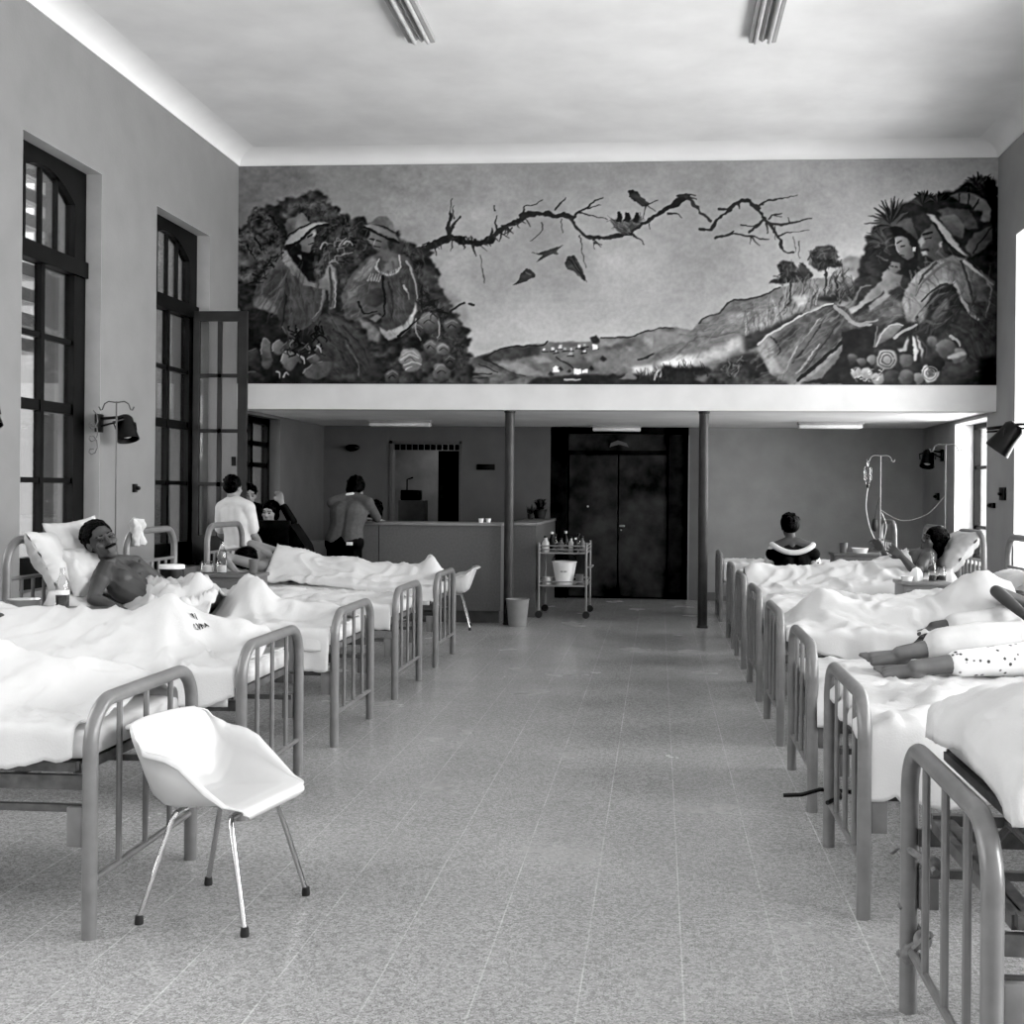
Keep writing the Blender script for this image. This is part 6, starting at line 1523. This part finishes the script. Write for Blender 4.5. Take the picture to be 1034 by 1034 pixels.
J['hipL'], J['hipR'], J['knL'], J['knR'], J['anL'], J['anR'], J['footL'], J['footR'] = J['hipR'], J['hipL'], J['knR'], J['knL'], J['anR'], J['anL'], J['footR'], J['footL']
p10 = person('dark-skinned patient with a bent arm lying under the drooping sheet', J, (1.95, 8.03, .70), 'skin', voxel=.009, legs='L', arms='L')
def w10(b, J=J): limb(b, [J['hipL'], J['knL'], V(J['knL']).lerp(V(J['anL']), .55)], [.105, .085, .075])
garment(p10, 'white_trouser_leg', w10, 'shirtw', .010)
# 11 barefoot patient in cropped white trousers on the third right bed
J = dict(pelvis=(2.02, 6.50, .79), chest=(2.34, 6.44, .82), neck=(2.52, 6.42, .86), head=(2.64, 6.42, .95), face=(-.3, .2, .9), up=(.9, 0, .4), front=(-.1, -.2, 1),
         shL=(2.46, 6.60, .86), shR=(2.46, 6.24, .82), elL=(2.25, 6.70, .92), wrL=(2.02, 6.62, .90), elR=(2.24, 6.14, .78), wrR=(2.02, 6.18, .755),
         hipL=(1.96, 6.56, .84), hipR=(1.96, 6.40, .78), knL=(1.66, 6.46, .86), knR=(1.66, 6.28, .78), anL=(1.25, 6.42, .795), anR=(1.28, 6.20, .755),
         footL=((-.96, -.12, .10), (.05, -.55, .8)), footR=((-.9, .1, .15), (.2, -.4, .8)))
J['shL'], J['shR'], J['elL'], J['elR'], J['wrL'], J['wrR'] = J['shR'], J['shL'], J['elR'], J['elL'], J['wrR'], J['wrL']
J['hipL'], J['hipR'], J['knL'], J['knR'], J['anL'], J['anR'], J['footL'], J['footR'] = J['hipR'], J['hipL'], J['knR'], J['knL'], J['anR'], J['anL'], J['footR'], J['footL']
p11 = person('barefoot patient in cropped white trousers lying uncovered on the third right bed', J, (2.0, 6.45, .70), 'skinm', voxel=.006, it=3)
def w11(b, J=J): limb(b, [J['hipR'], J['knR'], V(J['knR']).lerp(V(J['anR']), .46)], [.12, .10, .10]); b.cap(J['hipL'], J['hipR'], .11)
garment(p11, 'white_trousers', w11, 'shirtw', .010)
garment(p11, 'patterned_trouser_leg', lambda b, J=J: limb(b, [J['hipL'], J['knL'], V(J['knL']).lerp(V(J['anL']), .40)], [.10, .075, .07]), 'gown', .010)
garment(p11, 'spotted_gown', lambda b, J=J: (torso(b, J, .02), arm(b, J, 'L', .014, 1), arm(b, J, 'R', .014, 1)), 'gown', .012)
p11.location.z -= .065
# 12 patient of the second left bed, just at the picture edge
J = dict(pelvis=(-2.98, 6.03, .78), chest=(-3.30, 6.03, .80), neck=(-3.46, 6.0, .84), head=(-3.52, 5.93, .93), face=(.4, -.6, .6), up=(-.85, 0, .5), front=(0, 0, 1),
         shL=(-3.42, 6.22, .82), shR=(-3.42, 5.84, .82), elL=(-3.2, 6.3, .79), wrL=(-2.98, 6.26, .77), elR=(-3.2, 5.74, .79), wrR=(-2.98, 5.78, .77),
         hipL=(-2.9, 6.12, .77), hipR=(-2.9, 5.92, .77), knL=(-2.55, 6.12, .82), knR=(-2.55, 5.95, .82), anL=(-2.25, 6.1, .75), anR=(-2.25, 5.95, .75), footL=((.3, 0, 1), (1, 0, 0)), footR=((.3, 0, 1), (1, 0, 0)))
person('dark-haired patient at the left picture edge, head on the white pillow', J, (-3.0, 6.03, .70), 'skin', voxel=.010, legs='', arms='')

# ---------------------------------------------------------------- the painting on the wall
def build_mural():
    W, Hh = 1532, 450
    C = paint_mural(W, Hh)
    nu, nv = 1040, 306
    x0, x1, z0, z1, y = -4.938, 3.757, 2.785, 5.33, YM-.006
    us = np.linspace(0, 1, nu+1); vs = np.linspace(0, 1, nv+1)
    X, Z = np.meshgrid(x0+us*(x1-x0), z0+vs*(z1-z0))
    co = np.stack([X, np.full_like(X, 0), Z], -1).reshape(-1, 3)
    cu = np.clip((us*W-.5), 0, W-1.001); cv = np.clip((vs*Hh-.5), 0, Hh-1.001)
    i0 = cu.astype(int); j0 = cv.astype(int); fu = (cu-i0)[None, :]; fv = (cv-j0)[:, None]
    g = (C[j0][:, i0]*(1-fu)+C[j0][:, i0+1]*fu)*(1-fv)+(C[j0+1][:, i0]*(1-fu)+C[j0+1][:, i0+1]*fu)*fv
    lin = np.clip(g, 0, 1)**2.2
    w = nu+1; a = (np.arange(nv)[:, None]*w+np.arange(nu)[None, :]).reshape(-1)
    quads = np.stack([a, a+1, a+w+1, a+w], -1)
    me = bpy.data.meshes.new('mural'); n = len(quads)
    me.vertices.add(len(co)); me.vertices.foreach_set('co', co.reshape(-1))
    me.loops.add(n*4); me.loops.foreach_set('vertex_index', quads.reshape(-1).astype(np.int32))
    me.polygons.add(n); me.polygons.foreach_set('loop_start', np.arange(0, n*4, 4, dtype=np.int32))
    me.update(calc_edges=True)
    at_ = me.color_attributes.new('paint', 'FLOAT_COLOR', 'POINT')
    at_.data.foreach_set('color', np.stack([lin, lin, lin, np.ones_like(lin)], -1).reshape(-1).astype(np.float32))
    m = bpy.data.materials.new('mural_paint'); m.use_nodes = True; nt = m.node_tree; b = nt.nodes['Principled BSDF']
    an = nt.nodes.new('ShaderNodeAttribute'); an.attribute_name = 'paint'
    nz = nt.nodes.new('ShaderNodeTexNoise'); nz.inputs['Scale'].default_value = 22; nz.inputs['Detail'].default_value = 6
    tc = nt.nodes.new('ShaderNodeTexCoord'); nt.links.new(tc.outputs['Object'], nz.inputs['Vector'])
    ml = nt.nodes.new('ShaderNodeMath'); ml.operation = 'MULTIPLY_ADD'; ml.inputs[1].default_value = .5; ml.inputs[2].default_value = MURAL_GAIN-.25
    nt.links.new(nz.outputs['Fac'], ml.inputs[0])
    vm = nt.nodes.new('ShaderNodeVectorMath'); vm.operation = 'SCALE'
    nt.links.new(an.outputs['Color'], vm.inputs[0]); nt.links.new(ml.outputs[0], vm.inputs['Scale']); nt.links.new(vm.outputs[0], b.inputs['Base Color'])
    b.inputs['Roughness'].default_value = .6; b.inputs['Specular IOR Level'].default_value = .25
    me.materials.append(m); o = bpy.data.objects.new('mural', me); COL.objects.link(o); o.location = (0, y, 0)
    tag(o, 'long painted mural of villagers, a bare branch and a valley high on the rear wall', 'mural')
MURAL_GAIN = 1.25
build_mural()

# ---------------------------------------------------------------- light and camera
w = bpy.data.worlds.new('sky'); scene.world = w; w.use_nodes = True
bg = w.node_tree.nodes['Background']; bg.inputs['Color'].default_value = (1, 1, 1, 1); bg.inputs['Strength'].default_value = .7
def area(name, loc, rot, sx, sy, e):
    l = bpy.data.lights.new(name, 'AREA'); l.shape = 'RECTANGLE'; l.size = sx; l.size_y = sy; l.energy = e
    o = bpy.data.objects.new(name, l); COL.objects.link(o); o.location = loc; o.rotation_euler = rot; return o
area('daylight_right', (6.2, 7.5, 2.6), (0, math.radians(95), 0), 5, 22, 4600)
area('daylight_left', (-9.5, 7.0, 5.5), (0, math.radians(-68), 0), 7, 22, 2200)
area('hatch_fill_light', (-3.5, 18.9, 2.55), (0, 0, 0), .3, 1.0, 5)  # added fill without a visible fixture, brightens the hatch interior
cam = bpy.data.cameras.new('camera'); co = bpy.data.objects.new('camera', cam); COL.objects.link(co)
cam.sensor_width = 36; cam.lens = 1230/1034*36; cam.shift_x = (517-572)/1034; cam.shift_y = (496.7-517)/1034
cam.clip_end = 200
yaw, roll = math.atan(93/1230), math.radians(.5)
co.matrix_world = Matrix.Translation((0, 0, 1.55)) @ Matrix.Rotation(yaw, 4, 'Z') @ Matrix.Rotation(PI/2, 4, 'X') @ Matrix.Rotation(roll, 4, 'Z')
scene.camera = co
scene.view_settings.view_transform = 'Standard'
scene.view_settings.look = 'None'
scene.view_settings.exposure = .95
scene.view_settings.use_curve_mapping = True
cm = scene.view_settings.curve_mapping; cm.black_level = (.004, .004, .004); cm.update()
